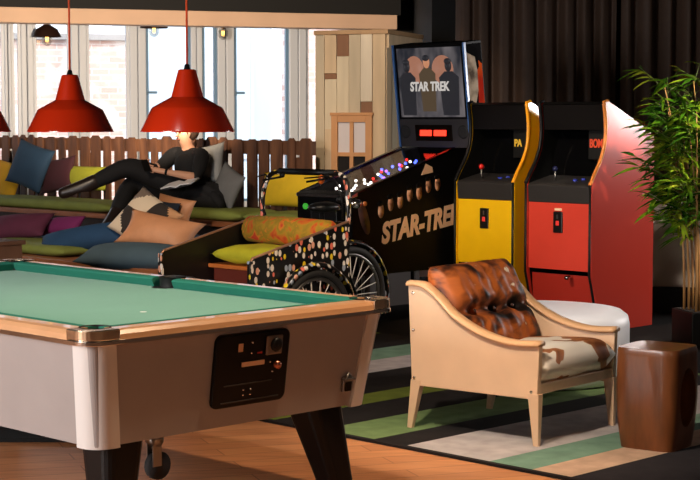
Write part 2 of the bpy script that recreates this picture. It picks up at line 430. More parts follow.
for lx, ly, dx, dy in ((.235, .195, -.03, -.03), (TX - .27, .19, .09, -.06), (.235, TY - .2, -.03, .05), (TX - .27, TY - .2, .09, .05)):
    l = MB()
    def sq(cx, cy, h): return ring(cx - h, cy - h, cx + h, cy + h, h * .45, 4)
    loft(l, sq(lx + dx, ly + dy, .05), 0, sq(lx, ly, .088), .4)
    lg = l.build('leg', mat('black_leg', (12, 11, 12), .4, spec=.25), PT, smooth=False)
    MB().lathe([(.055, 0.0), (.055, .02), (.03, .03)], 16, M=Matrix.Translation((lx + dx, ly + dy, 0)), cap=True).build('leveller', STEEL, lg)
c = MB(); c.box((.46, .27, .37), (.56, .35, .392), .004).tube([(.51, .31, .37), (.51, .31, .30)], .012).box((.49, .292, .235), (.53, .296, .315)).box((.49, .326, .235), (.53, .33, .315))
c.tube([(.51, .285, .335), (.51, .335, .335)], .026, 14)
ca = c.build('caster', STEEL, PT)
MB().tube([(.525, .298, .235), (.525, .324, .235)], .052, 18).build('caster_wheel', RUBBER, ca)
# coin mechanism on the end face (slightly battered plane)
def face_y(z): return .085 - (z - .392) / (.752 - .392) * .05
tilt = math.atan(.05 / .36)
CP = Matrix.Translation((.75, face_y(.60), .60)) @ Matrix.Rotation(PI / 2 + tilt, 4, 'X')    # local x along, y up the face, z outwards
cpn = MB(); rr = ring(-.178, -.137, .178, .137, .03)
cpn.prism(rr, 'z', -.01, .016, .006, M=CP)
coin = cpn.build('coin_panel', mat('gloss_black_plate', (8, 8, 9), .3, spec=.2), PT)
LBL = mat('pale_label', (222, 170, 130), .5)
MB().box((-.075, .07, .016), (-.055, .10, .02), M=CP).build('label', LBL, coin)
MB().box((-.055, .012, .016), (.055, .03, .022), .002, M=CP).build('price_strip', LBL, coin)
MB().box((.055, .045, .016), (.135, .118, .026), .006, M=CP).build('coin_slot_housing', mat('clear_coin_plastic', (120, 104, 94), .2), coin)
MB().lathe([(.026, 0), (.026, .012), (.018, .016), (.001, .016)], 16, M=CP @ Matrix.Translation((.098, .084, .024))).build('coin_slot', BLACK, coin)
MB().lathe([(.014, 0), (.014, .02), (.001, .02)], 12, M=CP @ Matrix.Translation((.118, .004, .012))).build('lock', mat('copper_lock', (190, 120, 100), .3, 1), coin)
MB().box((.018, .055, .016), (.04, .062, .02), M=CP).build('red_window', mat('red_window', (180, 40, 34), .4), coin)
MB().box((-.13, -.055, .016), (.10, -.051, .019), M=CP).box((-.14, -.118, .016), (.14, -.114, .02), M=CP).build('door_seam', mat('dark_grey_seam', (52, 50, 50), .4), coin)
for x, y in ((-.01, .10), (-.01, .06), (.085, .018), (-.035, -.075), (.0, -.075), (-.035, -.095), (.0, -.095), (.1, -.02)):
    MB().ball((x, y, .017), .0045, M=CP, seg=8).build('screw', CHROME, coin)
lt = MB(); LM = Matrix.Translation((1.262, face_y(.5), .485)) @ Matrix.Rotation(PI / 2 + tilt, 4, 'X')
lt.box((-.024, -.035, 0), (.024, .025, .012), .003, M=LM).box((-.03, .012, .0), (.03, .022, .024), .003, M=LM).tube([(-.018, .02, .012), (0, .04, .012), (.018, .02, .012)], .004, M=LM)
la = lt.build('bottle_opener', STEEL, PT)
MB().box((-.015, -.03, .012), (.015, .005, .017), M=LM).build('opener_recess', BLACK, la)

# ------------------------------------------------------------------ armchair
CH = thing('armchair', 'tan leather armchair with tufted cowhide cushions on the striped rug', 'armchair', ((.864 + .296 + 1.304 + .706) / 4, (7.384 + 7.844 + 7.895 + 8.363) / 4, .012), R(50.5))
HIDE = mat('tan_saddle_leather', (232, 196, 164), .42, noise=.05, nscale=6, bump=.03, bscale=150)
ARM = mat('tan_leather_edge', (228, 178, 132), .4, noise=.05)
PALE = mat('pale_leg_wood', (226, 190, 158), .4)
hw = .335
def cat_curve(pts, n=6):
    out = []
    P = [Vector(p) for p in pts]; P = [2 * P[0] - P[1]] + P + [2 * P[-1] - P[-2]]
    for i in range(1, len(P) - 2):
        for k in range(n):
            t = k / n; a, b, c, d = P[i - 1:i + 3]
            out.append(.5 * ((2 * b) + (c - a) * t + (2 * a - 5 * b + 4 * c - d) * t * t + (3 * b - a - 3 * c + d) * t ** 3))
    out.append(P[-2]); return out
top = cat_curve([(.375, .712), (.33, .714), (.27, .705), (.19, .652), (.105, .58), (-.01, .523), (-.13, .488), (-.25, .475), (-.375, .482)])
for sx in (-1, 1):
    s = MB(); poly = [(p.x, p.y - .012) for p in top] + [(-.365, .215), (.352, .212)]
    a, b = (sx * hw - .016, sx * hw + .016)
    s.prism(poly, 'x', a, b, .004)
    side = s.build('arm_panel', HIDE, CH)
    t = MB(); n = len(top); vs = []; fs = []
    wd = .034
    for p in top:
        for (dx, dz) in ((-wd, -.012), (-wd - .002, 0), (-wd + .008, .011), (0, .015), (wd - .008, .011), (wd + .002, 0), (wd, -.012)):
            vs.append((sx * hw + dx, p.x, p.y + dz - .008))
    for i in range(n - 1):
        for k in range(7): fs.append([i * 7 + k, i * 7 + (k + 1) % 7, (i + 1) * 7 + (k + 1) % 7, (i + 1) * 7 + k])
    fs += [list(range(7)), [(n - 1) * 7 + k for k in range(7)][::-1]]
    t._add(vs, fs, None, 0, True); t.build('armrest', ARM, side)
    for y, z in ((-.335, .25), (.335, .25), (.345, .66), (.34, .48)):
        bo = MB(); bo.ball((sx * (hw + .017), y, z), .0085, seg=10); bo.build('bolt', CHROME, side)
    for y0, dy in ((-.345, -.01), (.325, .045)):
        l = MB()
        def lr(y, z, h): return [(sx * hw - .018 * h, y - .028 * h), (sx * hw + .018 * h, y - .028 * h), (sx * hw + .018 * h, y + .028 * h), (sx * hw - .018 * h, y + .028 * h)]
        loft(l, lr(y0 + dy, 0, .5), 0, lr(y0, 0, 1.05), .24)
        l.build('leg', PALE, CH)
MB().box((-hw, -.36, .235), (hw, -.33, .285), .006).build('front_rail', HIDE, CH)
MB().box((-hw, .33, .235), (hw, .355, .7), .006).build('back_panel', HIDE, CH)
MB().box((-hw + .016, -.33, .24), (hw - .016, .33, .27)).build('seat_base', mat('dark_webbing', (70, 48, 36), .8), CH)
COW_S = ramp_mat('cowhide_seat', [(0, (60, 34, 22)), (.36, (110, 58, 30)), (.465, (176, 112, 64)), (.48, (246, 234, 220)), (1, (252, 244, 234))], 4.2, .6, 2, dist=.6)
COW_B = ramp_mat('cowhide_back', [(0, (10, 7, 7)), (.41, (26, 15, 12)), (.47, (110, 54, 24)), (.55, (186, 98, 42)), (.625, (170, 90, 44)), (.645, (240, 220, 198))], 4.6, .5, 4, dist=.7, spec=.35)
def seat_dent(u, v, s): return -.012 * math.exp(-((u) ** 2 + (v) ** 2) * 6) + .004 * math.sin(7 * u + 3 * v)
m = MB(); m.pillow(.632, .70, .165, M=T(0, -.035, .345, 90 - 2, 0, 0), n=26, pinch=.01, dent=seat_dent, p=11)
m.build('seat_cushion', COW_S, CH)
def tuft(u, v, s):
    d = 0
    for bx in (-.52, 0, .52):
        d -= .05 * math.exp(-((u - bx) ** 2 * 40 + (v + .05) ** 2 * 40))
        d -= .010 * math.exp(-((u - bx + .04 * math.sin(9 * v)) ** 2 * 90)) * abs(v + .05) ** .5
    d -= .032 * math.exp(-(v + .05) ** 2 * 90)
    d += .003 * math.sin(29 * u + 7 * v + 2 * math.sin(5 * v)) + .002 * math.sin(17 * v + 11 * u)
    return d
BT = T(0, .165, .562, -27, 0, 0)
m = MB(); m.pillow(.636, .50, .19, M=BT, n=44, pinch=.0, dent=tuft, p=6)
bk = m.build('back_cushion', COW_B, CH)
for bx in (-.16, 0, .16):
    MB().ball((bx, -.048, -.012), (.011, .006, .011), M=BT, seg=10).build('button', mat('brown_button', (70, 38, 22), .5), bk)

# ------------------------------------------------------------------ wooden stool with an oval hole
ST = thing('stool', 'carved dark walnut block stool with an oval hole through it', 'stool', (1.405, 7.41, .012), R(-35))
def barrel():
    t = bmesh.new(); NZ, NA = 28, 48
    rings = []
    for j in range(NZ + 1):
        z = .46 * j / NZ; e = (z - .26) / .26
        h = .152 - .020 * max(0, -e) ** 2 - .004 * max(0, e) ** 2
        if j == NZ: h -= .004
        rg = []
        for k in range(NA):
            a = 2 * PI * k / NA; n = 6.5
            c, s = math.cos(a), math.sin(a)
            q = (abs(c) ** n + abs(s) ** n) ** (-1 / n)
            rg.append(t.verts.new((h * q * c, h * q * s, z)))
        rings.append(rg)
    for j in range(NZ):
        for k in range(NA): t.faces.new([rings[j][k], rings[j][(k + 1) % NA], rings[j + 1][(k + 1) % NA], rings[j + 1][k]])
    t.faces.new(rings[0][::-1]); t.faces.new(rings[-1])
    return t
WALN = mat('walnut', (116, 66, 34), .36, noise=.35, nscale=5, stretch=(4, 4, .8), coat=.3)
b = MB(); b.merge(barrel()); so = b.build('stool_body', WALN, None)
cu = MB(); cu.lathe([(1, -.3), (1, .3)], 32, cap=True, M=Matrix.Translation((0, 0, .235)) @ Matrix.Rotation(PI / 2, 4, 'Y') @ Matrix.Diagonal((.135, .085, 1, 1)))
co = cu.build('cutter', WALN)
bo = so.modifiers.new('hole', 'BOOLEAN'); bo.object = co; bo.operation = 'DIFFERENCE'; bo.solver = 'EXACT'
dg = bpy.context.evaluated_depsgraph_get(); dg.update()
me = bpy.data.meshes.new_from_object(so.evaluated_get(dg)); bpy.data.objects.remove(so); bpy.data.objects.remove(co)
so = bpy.data.objects.new('stool_body', me); COL.objects.link(so); so.parent = ST
try: me.set_sharp_from_angle(angle=R(40))
except Exception: pass
# ------------------------------------------------------------------ white pouf
po = MB(); po.lathe([(.001, 0.0), (.44, 0.0), (.47, .015), (.49, .06), (.505, .2), (.505, .33), (.495, .375), (.46, .402), (.38, .412), (.001, .414)], 64)
o = po.build('pouf', mat('white_vinyl', (246, 244, 248), .45, noise=.03, nscale=4)); o.location = (1.1, 9.36, .012)
tag(o, 'round low white pouf table standing behind the armchair', 'pouf')

# ------------------------------------------------------------------ arcade cabinets
def arcade(name, key, label, gx, gy, wd, col, kick, trim, word, wcol, stick):
    A = thing(name, label, 'arcade machine', W(gx, gy), GR, 'arcade cabinets')
    prof = cat_curve([(0, 1.045), (.05, 1.12), (.115, 1.21), (.16, 1.31), (.175, 1.42), (.168, 1.53), (.15, 1.622)], 5)
    poly = [(.085, .0), (.06, .2), (.0, .41)] + [(p.x, p.y) for p in prof] + [(.19, 1.63), (.68, 1.425), (.75, 1.37), (.75, 0)]
    body = mat(key + '_side_laminate', col, .2, noise=.04, nscale=2)
    tm = trim
    for y0, y1, nm in ((0, .025, 'side_panel'), (wd - .025, wd, 'side_panel')):
        s = MB().prism(poly, 'y', y0, y1).build(nm, body, A)
        edge = [(p.x - .004, y0 + .0125, p.y) for p in prof]
        low = [(.081, y0 + .0125, 0), (.056, y0 + .0125, .2), (-.004, y0 + .0125, .41), (-.004, y0 + .0125, 1.045)]
        MB().tube(edge + [(.19, y0 + .0125, 1.634)], .015, 6).build('edge_trim', tm if y0 == 0 else BLACK, s)
        yi = y1 if y0 == 0 else y0 - .003
        MB().prism([(.09, .01), (.075, .2), (.03, .42), (.02, 1.04)] + [(p.x + .008, p.y) for p in prof[1:-1]] + [(.19, 1.615), (.66, 1.415), (.73, 1.37), (.73, .01)], 'y', yi, yi + .003).build('inner_lining', MATTE, s)
        MB().tube(low, .010, 6).build('lower_edge_trim', BLACK, s)
    y0, y1 = .029, wd - .029
    MB().box((.012, y0, .435), (.03, y1, .929), .003).build('coin_door', mat(key + '_door', col, .38, noise=.03), A)
    MB().prism([(.085, 0), (.1, 0), (.1, .2), (.07, .40), (.055, .40)], 'y', y0, y1).build('kick_panel', mat(key + '_kick', kick, .4), A)
    MB().prism([(.008, .912), (-.004, 1.035), (.02, 1.05), (.26, 1.10), (.26, .99), (.03, .908)], 'y', y0, y1, .006).build('control_panel', mat('charcoal_panel', (42, 40, 40), .45), A)
    GLO = mat('screen_glass', (6, 6, 7), .12)
    MB().prism([(.25, 1.10), (.36, 1.42), (.38, 1.42), (.38, 1.10)], 'y', y0, y1).build('screen', GLO, A)
    MB().prism([(.19, 1.43), (.165, 1.61), (.19, 1.618), (.38, 1.54), (.38, 1.43)], 'y', y0, y1).build('marquee', mat('dark_marquee', (12, 11, 12), .3), A)
    MB().prism([(.155, 1.612), (.18, 1.63), (.67, 1.425), (.67, 1.40)], 'y', y0, y1).build('top_panel', BLACK, A)
    MB().box((.72, y0, 0), (.74, y1, 1.39)).build('back_panel', BLACK, A)
    MB().box((.36, y0, .0), (.72, y1, .02)).build('base', BLACK, A)
    # lettering on the bezel beside the screen
    SM = Matrix.Translation((.245, 0, 0))
    bz = MB().box((.25, y0, 1.22), (.262, y0 + .19, 1.43), .002).build('bezel_card', mat('bezel_black', (9, 9, 9), .4), A)
    # letters face -X, read towards -Y
    LMx = Matrix(((0, 0, -1, .246), (-1, 0, 0, y0 + .178), (0, 1, 0, 1.305), (0, 0, 0, 1)))
    text_obj('lettering', word, .085 if len(word) > 2 else .075, wcol, bz, LMx, bold=.002, sx=.62 if len(word) > 2 else .8)
    ym = wd / 2 + (.0 if stick else -.0)
    pl = MB().box((.0, ym - .04, .70), (.014, ym + .04, .85), .004).build('coin_plate', mat('coin_plate_black', (16, 15, 16), .3), A)
    MB().box((-.006, ym - .013, .752), (.002, ym + .013, .785), .003).build('coin_button', emit('red_button', (235, 40, 30), .7), pl)
    MB().box((-.004, ym - .006, .80), (.001, ym + .006, .83)).build('coin_slot', STEEL, pl)
    if not stick:
        MB().box((.004, ym - .03, .858), (.013, ym + .03, .875)).build('coin_label', mat('cream_label', (238, 214, 180), .5), A)
        MB().tube([(.03, ym - .09, .385), (-.012, ym - .09, .385)], .014, 12).build('lock', CHROME, A)
    for i, (x, y, cn) in enumerate(((.1, .40, (210, 30, 24)), (.1, .22, (40, 60, 150)), (.13, .17, (60, 60, 170)))):
        z = 1.05 + (x - .02) * .21
        if i == 0:
            j = MB().tube([(x, y, z), (x, y, z + .07)], .007, 8).build('joystick', STEEL, A)
            MB().ball((x, y, z + .085), .021).build('joystick_knob', mat('red_knob', (205, 32, 26), .25) if stick else mat('dark_blue_knob', (30, 34, 70), .25), j)
        else:
            MB().lathe([(.018, 0), (.018, .008), (.013, .014), (.001, .015)], 12, M=Matrix.Translation((x, y, z))).build('button', mat('blue_button', (50, 64, 170), .25), A)
    return A
TRY = mat('amber_edge_trim', (236, 160, 22), .3); TRO = mat('orange_edge_trim', (214, 130, 60), .3)
arcade('arcade_cabinet', 'red', 'red upright arcade machine beside the bamboo plant', 9.243, 6.86, .597, (206, 62, 46), (160, 40, 28), TRO, 'BOMB', emit('orange_letters', (250, 70, 20), .55), False)
arcade('arcade_cabinet', 'yellow', 'yellow upright arcade machine between the pinball and the red one', 9.243, 7.552, .583, (240, 190, 12), (176, 160, 20), TRY, 'PA', emit('yellow_letters', (240, 180, 40), .6), True)

# ------------------------------------------------------------------ pinball machine
PB = thing('pinball_machine', 'black pinball machine with lit backbox and STAR-TREK side lettering', 'pinball machine', W(8.24, 8.215), GR)
PW = .57
PBB = mat('pinball_black', (9, 8, 9), .45, spec=.1)
side = [(0, .38), (0, .955), (.03, .975), (1.1, 1.285), (1.32, 1.29), (1.32, .38)]
SIDES = []
for y0, y1 in ((0, .02), (PW - .02, PW)):
    s = MB().prism(side, 'y', y0, y1).build('side_panel', PBB, PB); SIDES.append(s)
    MB().prism([(.0, .955), (.03, .983), (1.1, 1.293), (1.1, 1.28), (.03, .968)], 'y', y0 - .004, y1 + .006).build('side_rail', mat('dark_steel', (60, 60, 64), .25, 1), s)
MB().box((0, .02, .38), (.02, PW - .02, .945), .003).build('front_panel', PBB, PB)
MB().box((.02, .02, .38), (1.3, PW - .02, .41)).build('bottom_panel', PBB, PB)
MB().box((1.3, .02, .38), (1.32, PW - .02, 1.29)).build('rear_panel', PBB, PB)
MB().prism([(-.012, .94), (-.012, .965), (.05, .99), (.05, .955)], 'y', -.005, PW + .005, .004).build('lockdown_bar', mat('bar_steel', (190, 190, 196), .22, 1), PB)
cd = MB().box((-.012, .15, .56), (.0, .42, .86), .005).build('coin_door', mat('coin_door_black', (18, 18, 19), .3), PB)
MB().box((-.016, .20, .70), (-.011, .235, .77), .002).build('coin_reject', emit('yellow_reject', (230, 220, 60), 1.2), cd)
MB().box((-.016, .31, .70), (-.011, .345, .77), .002).build('coin_reject', mat('dark_reject', (60, 60, 56), .3), cd)
MB().lathe([(.022, 0), (.022, .014), (.016, .02), (.001, .02)], 14, M=Matrix.Translation((0, .48, .87)) @ Matrix.Rotation(-PI / 2, 4, 'Y')).build('start_button', emit('green_button', (60, 180, 50), .6), PB)
MB().tube([(-.005, .06, .87), (-.09, .06, .87)], [.012, .012], 10).ball((-.1, .06, .87), .02).build('plunger', CHROME, PB)
MB().lathe([(.017, 0), (.017, .012), (.001, .014)], 12, M=Matrix.Translation((.12, 0, .9)) @ Matrix.Rotation(PI / 2, 4, 'X')).build('flipper_button', mat('orange_button', (220, 120, 60), .3), SIDES[0])
PF = ramp_mat('playfield_art', [(.2, (60, 56, 60)), (.42, (126, 116, 112)), (.55, (150, 120, 104)), (.7, (190, 184, 186))], 5, .4, 2, dist=1)
MB().prism([(.04, .87), (.04, .885), (1.28, 1.13), (1.28, 1.11)], 'y', .021, PW - .021).build('playfield', PF, PB)
MB().prism([(.05, .972), (1.1, 1.277), (1.1, 1.281), (.05, .976)], 'y', .021, PW - .021).build('playfield_glass', glass('pinball_glass', (.9, .9, .92), .16, .03), PB)
lampc = [('white', (255, 246, 230), 4), ('blue', (70, 90, 255), 5), ('red', (255, 40, 30), 3), ('violet', (150, 90, 255), 4)]
for i in range(34):
    x = .12 + 1.0 * (i + random.random() * .6) / 34; y = .25 + .27 * random.random()
    nm, c, e = lampc[0] if x < .55 else lampc[(1, 0, 1, 2, 3, 1)[i % 6]]
    MB().ball((x, y, .885 + (x - .04) * .198 + .035 + .06 * min(1, x)), .011, seg=8).build('playfield_lamp', emit(nm + '_lamp', c, e), PB)
for x, y in ((.5, .2), (.62, .36), (.72, .22)):
    MB().lathe([(.028, 0), (.028, .03), (.034, .035), (.034, .045), (.001, .05)], 14, M=Matrix.Translation((x, y, .885 + (x - .04) * .198))).build('bumper', mat('red_bumper', (190, 50, 40), .3), PB)
for x, y in ((.06, .0), (.06, PW), (1.26, .0), (1.26, PW)):
    yy = -.012 if y == 0 else PW + .012
    l = MB().tube([(x, yy, .64), (x, yy, .0)], [.02, .013], 6).build('leg', mat('leg_black_metal', (30, 30, 32), .3, .7), PB)
# backbox leans a little towards the player
BX = Matrix.Translation((1.2, PW / 2, 1.29)) @ Matrix.Rotation(R(-7), 4, 'Y')
bw = .366; bh = .80
bb = MB().box((0, -bw, 0), (.2, bw, bh), .004, M=BX).build('backbox', PBB, PB)
BLU = mat('blue_edge_trim', (70, 120, 190), .3)
for y in (-bw, bw): MB().box((-.016, y - .008, .0), (.012, y + .008, bh), .003, M=BX).build('backbox_trim', BLU, bb)
MB().box((-.008, -bw + .01, .0), (.0, bw - .01, .22), .002, M=BX).build('speaker_panel', mat('speaker_panel_grey', (52, 50, 52), .45), bb)
for y in (-.3, .3): MB().lathe([(.052, 0), (.052, .004), (.04, .006), (.001, .002)], 20, M=BX @ Matrix.Translation((-.008, y, .12)) @ Matrix.Rotation(-PI / 2, 4, 'Y')).build('speaker', mat('speaker_mesh', (24, 24, 25), .7), bb)
dp = MB().box((-.014, -.19, .05), (-.006, .19, .175), .002, M=BX).build('score_display', mat('display_black', (9, 8, 8), .15), bb)
for y0, y1 in ((.015, .135), (-.135, -.01)):
    MB().prism([(y0 + .006, .09), (y1 + .006, .09), (y1, .135), (y0, .135)], 'x', -.018, -.013, M=BX).build('score_digits', emit('red_display', (255, 50, 30), 2.2), dp)
# translite: dim backlit picture with a logo
def translite():
    m = bpy.data.materials.new('translite_glow'); m.use_nodes = True; nt = m.node_tree; b = nt.nodes['Principled BSDF']
    tc = nt.nodes.new('ShaderNodeTexCoord'); n = nt.nodes.new('ShaderNodeTexNoise'); n.inputs['Scale'].default_value = 5; n.inputs['Detail'].default_value = 2
    mp = nt.nodes.new('ShaderNodeMapping'); mp.inputs['Scale'].default_value = (1, 1.6, .7)
    nt.links.new(tc.outputs['Object'], mp.inputs['Vector']); nt.links.new(mp.outputs['Vector'], n.inputs['Vector'])
    r = nt.nodes.new('ShaderNodeValToRGB')
    r.color_ramp.elements[0].position = .35; r.color_ramp.elements[0].color = lin((34, 36, 44)); r.color_ramp.elements[1].position = .72; r.color_ramp.elements[1].color = lin((112, 106, 108))
    nt.links.new(n.outputs['Fac'], r.inputs['Fac']); nt.links.new(r.outputs['Color'], b.inputs['Emission Color'])
    b.inputs['Base Color'].default_value = (.02, .02, .02, 1); b.inputs['Emission Strength'].default_value = .65; b.inputs['Roughness'].default_value = .12
    return m
tl = MB().box((-.008, -.33, .235), (-.001, .33, bh - .03), .002, M=BX).build('translite', translite(), bb)
DK = emit('dark_figure_glow', (30, 30, 36), .7); SK = emit('warm_glow', (196, 132, 96), .7); GLW = emit('amber_glow', (150, 98, 74), .6)
def bxdisc(name, y, z, ry, rz, m, par, x=-.0105):
    MB().lathe([(1, 0), (1, .001), (.001, .001)], 20, M=BX @ Matrix.Translation((x, y, z)) @ Matrix.Rotation(-PI / 2, 4, 'Y') @ Matrix.Diagonal((rz, ry, 1, 1))).build(name, m, par)
PEA = emit('peach_glow', (190, 130, 104), .5); OLJ = emit('olive_jacket_glow', (92, 74, 52), .5)
def bxpoly(name, poly, x, m):
    MB().prism(poly, 'x', x, x + .0012, M=BX).build(name, m, tl)
bxdisc('picture_glow', .15, .60, .10, .11, PEA, tl, -.0095); bxdisc('picture_glow', -.14, .60, .11, .11, PEA, tl, -.0095)
for y, z, wd2, mm2 in ((.23, .30, .085, DK), (-.20, .30, .10, DK), (.02, .33, .085, OLJ)):
    t = .0 if mm2 is DK else .0008
    bxpoly('picture_body', [(y - wd2 * .8, z - .05), (y + wd2 * .8, z - .05), (y + wd2, z + .24), (y + wd2 * .4, z + .285), (y - wd2 * .4, z + .285), (y - wd2, z + .24)], -.0115 - t, mm2)
    bxdisc('picture_head', y, z + .33, .034, .048, DK if mm2 is DK else SK, tl, -.0122 - t)
    bxdisc('picture_hair', y + .002, z + .362, .036, .024, DK, tl, -.0132 - t)
LG = BX @ Matrix(((0, 0, -1, -.0155), (-1, 0, 0, .205), (0, 1, 0, .44), (0, 0, 0, 1)))
text_obj('logo', 'STAR TREK', .098, emit('silver_letters', (196, 190, 184), .75), tl, LG, shear=.12, depth=.0015, bold=.003, sx=.82)
# generic picture on the right flank of the backbox
AR = lambda nm, y, z, m, poly: MB().prism(poly, 'y', -bw - y, -bw + .001, M=BX).build(nm, m, bb)
AR('flank_art', .0015, 0, mat('flank_dark', (20, 18, 20), .9, spec=.05), [(.015, .02), (.19, .02), (.19, bh - .02), (.015, bh - .02)])
AR('flank_panel', .0025, 0, ramp_mat('flank_red', [(.3, (190, 40, 22)), (.6, (232, 92, 30)), (.8, (240, 150, 60))], 4, .9, spec=.05), [(.12, .3), (.188, .3), (.188, .62), (.135, .66)])
AR('flank_shape', .003, 0, ramp_mat('flank_pale', [(.3, (96, 82, 70)), (.5, (196, 174, 150)), (.75, (222, 204, 182))], 9, .9, spec=.05), [(.02, .36), (.09, .33), (.125, .42), (.13, .58), (.11, .68), (.02, .72)])
AR('flank_band', .0035, 0, mat('flank_black', (14, 13, 14), .9, spec=.05), [(.02, .72), (.11, .68), (.128, .58), (.15, .6), (.14, .74), (.05, .78)])
# side art of the cabinet (faces -Y)
FM = lambda x, z: Matrix(((1, 0, 0, x), (0, 0, -1, -.0015), (0, 1, 0, z), (0, 0, 0, 1)))
GOLD = mat('bronze_letters', (236, 192, 154), .4)
sl = R(10)
text_obj('lettering', 'STAR-TREK', .205, GOLD, SIDES[0], FM(.30, .605) @ Matrix.Rotation(R(8), 4, 'Z'), shear=.3, depth=.0015, bold=.009, sx=.84)
FACE = ramp_mat('portrait_tan', [(.35, (90, 58, 42)), (.5, (186, 132, 98)), (.7, (220, 172, 136))], 22, .5)
for i in range(7):
    x = .29 + .102 * i; z = .85 + .03 * i + (.012 if i % 2 else -.006)
    MB().lathe([(1, 0), (1, .0025), (.001, .003)], 16, M=FM(x, z) @ Matrix.Diagonal((.03, .055, 1, 1))).build('portrait', FACE, SIDES[0])
    MB().lathe([(1, 0), (1, .0035), (.001, .004)], 14, M=FM(x - .006, z + .052) @ Matrix.Rotation(R(15), 4, 'Z') @ Matrix.Diagonal((.033, .02, 1, 1))).build('portrait_hair', PBB, SIDES[0])
MB().lathe([(1, 0), (1, .0022), (.001, .003)], 20, M=FM(.115, .80) @ Matrix.Rotation(R(20), 4, 'Z') @ Matrix.Diagonal((.045, .13, 1, 1))).build('side_art', ramp_mat('side_art_tan', [(.3, (30, 22, 20)), (.55, (120, 76, 62)), (.75, (196, 130, 100))], 6, .5), SIDES[0])
MB().prism([(0, 0), (.13, .02), (.12, .06), (.05, .085)], 'z', 0, .003, M=FM(.72, 1.09)).build('side_emblem', GOLD, SIDES[0])

# ------------------------------------------------------------------ cargo trike
def dots():
    m = bpy.data.materials.new('polka_dot_panel'); m.use_nodes = True; nt = m.node_tree; b = nt.nodes['Principled BSDF']
    tc = nt.nodes.new('ShaderNodeTexCoord'); mp = nt.nodes.new('ShaderNodeMapping'); mp.inputs['Scale'].default_value = (31, 31, 20)
    nt.links.new(tc.outputs['Object'], mp.inputs['Vector'])
    v = nt.nodes.new('ShaderNodeTexVoronoi'); v.inputs['Scale'].default_value = 1; v.inputs['Randomness'].default_value = .7
    nt.links.new(mp.outputs['Vector'], v.inputs['Vector'])
    lt = nt.nodes.new('ShaderNodeMath'); lt.operation = 'LESS_THAN'; lt.inputs[1].default_value = .43
    nt.links.new(v.outputs['Distance'], lt.inputs[0])
    sp = nt.nodes.new('ShaderNodeSeparateColor'); nt.links.new(v.outputs['Color'], sp.inputs['Color'])
    r = nt.nodes.new('ShaderNodeValToRGB'); cr = r.color_ramp; cr.interpolation = 'CONSTANT'
    cs = [(0, (240, 226, 210)), (.28, (240, 206, 40)), (.5, (236, 120, 96)), (.68, (236, 170, 140)), (.82, (170, 180, 196)), (.92, (250, 240, 230))]
    while len(cr.elements) < len(cs): cr.elements.new(.5)
    for e, (p, c) in zip(cr.elements, cs): e.position = p; e.color = lin(c)
    nt.links.new(sp.outputs[0], r.inputs['Fac'])
    mx = nt.nodes.new('ShaderNodeMix'); mx.data_type = 'RGBA'; mx.inputs['A'].default_value = lin((20, 17, 17))
    nt.links.new(lt.outputs[0], mx.inputs['Factor']); nt.links.new(r.outputs['Color'], mx.inputs['B'])
    nt.links.new(mx.outputs['Result'], b.inputs['Base Color']); b.inputs['Roughness'].default_value = .3
    return m
DOT = dots()
BK = thing('cargo_trike', 'black cargo trike with colourful dotted box and seat in front of the pinball', 'cargo trike', W(6.314, 7.13, .012), GR)
BWD = .85; BL = .81
pr = [(0.0, .34), (0, .66), (.02, .675), (.8, .855), (BL, .85), (BL, .30), (.06, .30)]
BKP = mat('trike_panel_black', (16, 13, 12), .4)
for y0, inner in ((0, 1), (BWD - .018, 0)):
    s = MB().prism(pr, 'y', y0, y0 + .018).build('side_panel', DOT if y0 == 0 else BKP, BK)
    MB().tube([(0.005, y0 + .009, .34), (0.005, y0 + .009, .665), (.02, y0 + .009, .68), (.8, y0 + .009, .86), (BL, y0 + .009, .86)], .009, 6).build('panel_edge', mat('copper_edge', (190, 140, 110), .3, .6), s)
    MB().box((-.012, y0 - .006, .32), (.012, y0 + .026, .665), .005).build('corner_post', DOT, s)
MB().box((BL - .018, .018, .30), (BL, BWD - .018, .86)).build('rear_panel', BKP, BK)
MB().box((.06, .018, .30), (BL - .018, BWD - .018, .325)).build('box_floor', BKP, BK)
MB().box((.37, .02, .555), (BL - .018, BWD - .02, .58), .004).build('seat_board', mat('orange_ply', (206, 112, 50), .4, noise=.15), BK)
MB().box((.42, .02, .325), (.44, BWD - .02, .555)).build('seat_riser', mat('red_riser', (110, 40, 24), .5), BK)
hz = 1.15
hoop = cat_curve([(BL + .02, .03, .84), (BL + .02, .03, .98), (BL + .03, .055, 1.09), (BL + .04, .11, 1.145), (BL + .045, .22, 1.155)], 5)
hoop2 = [Vector((p.x, BWD - p.y, p.z)) for p in hoop][::-1]
HP = MB().tube(hoop + hoop2, .016, 10).build('push_bar', DOT, BK)
MB().tube([(BL + .045, .17, 1.158), (BL + .045, BWD - .17, 1.158)], .021, 10).build('bar_padding', BLACK, HP)
for s0 in (.2, BWD - .24):
    MB().tube([(BL + .0, s0, 1.125), (BL - .06, s0 + .12, 1.10)], .008, 6).ball((BL, s0, 1.135), .018, seg=8).build('brake_lever', BLACK, HP)
for y0, y1 in ((.2, .05), (BWD - .2, BWD - .05)):
    pts = cat_curve([(BL + .0, (y0 * 2 + .4) / 2, 1.12), (BL - .03, (y0 + y1) / 2, 1.13), (BL - .02, y1, 1.02), (BL + .01, y1 + (.02 if y1 < .4 else -.02), .87)], 5)
    MB().tube(pts, .005, 5).build('brake_cable', BLACK, HP)
MB().ball((BL + .01, .26, 1.115), (.022, .022, .03), seg=10).build('bell', mat('orange_bell', (235, 104, 30), .3), HP)
TYRE = mat('tyre', (30, 28, 28), .75); RIM = mat('rim_grey', (120, 116, 112), .3, .9); SPK = mat('spoke_white', (222, 214, 206), .4)
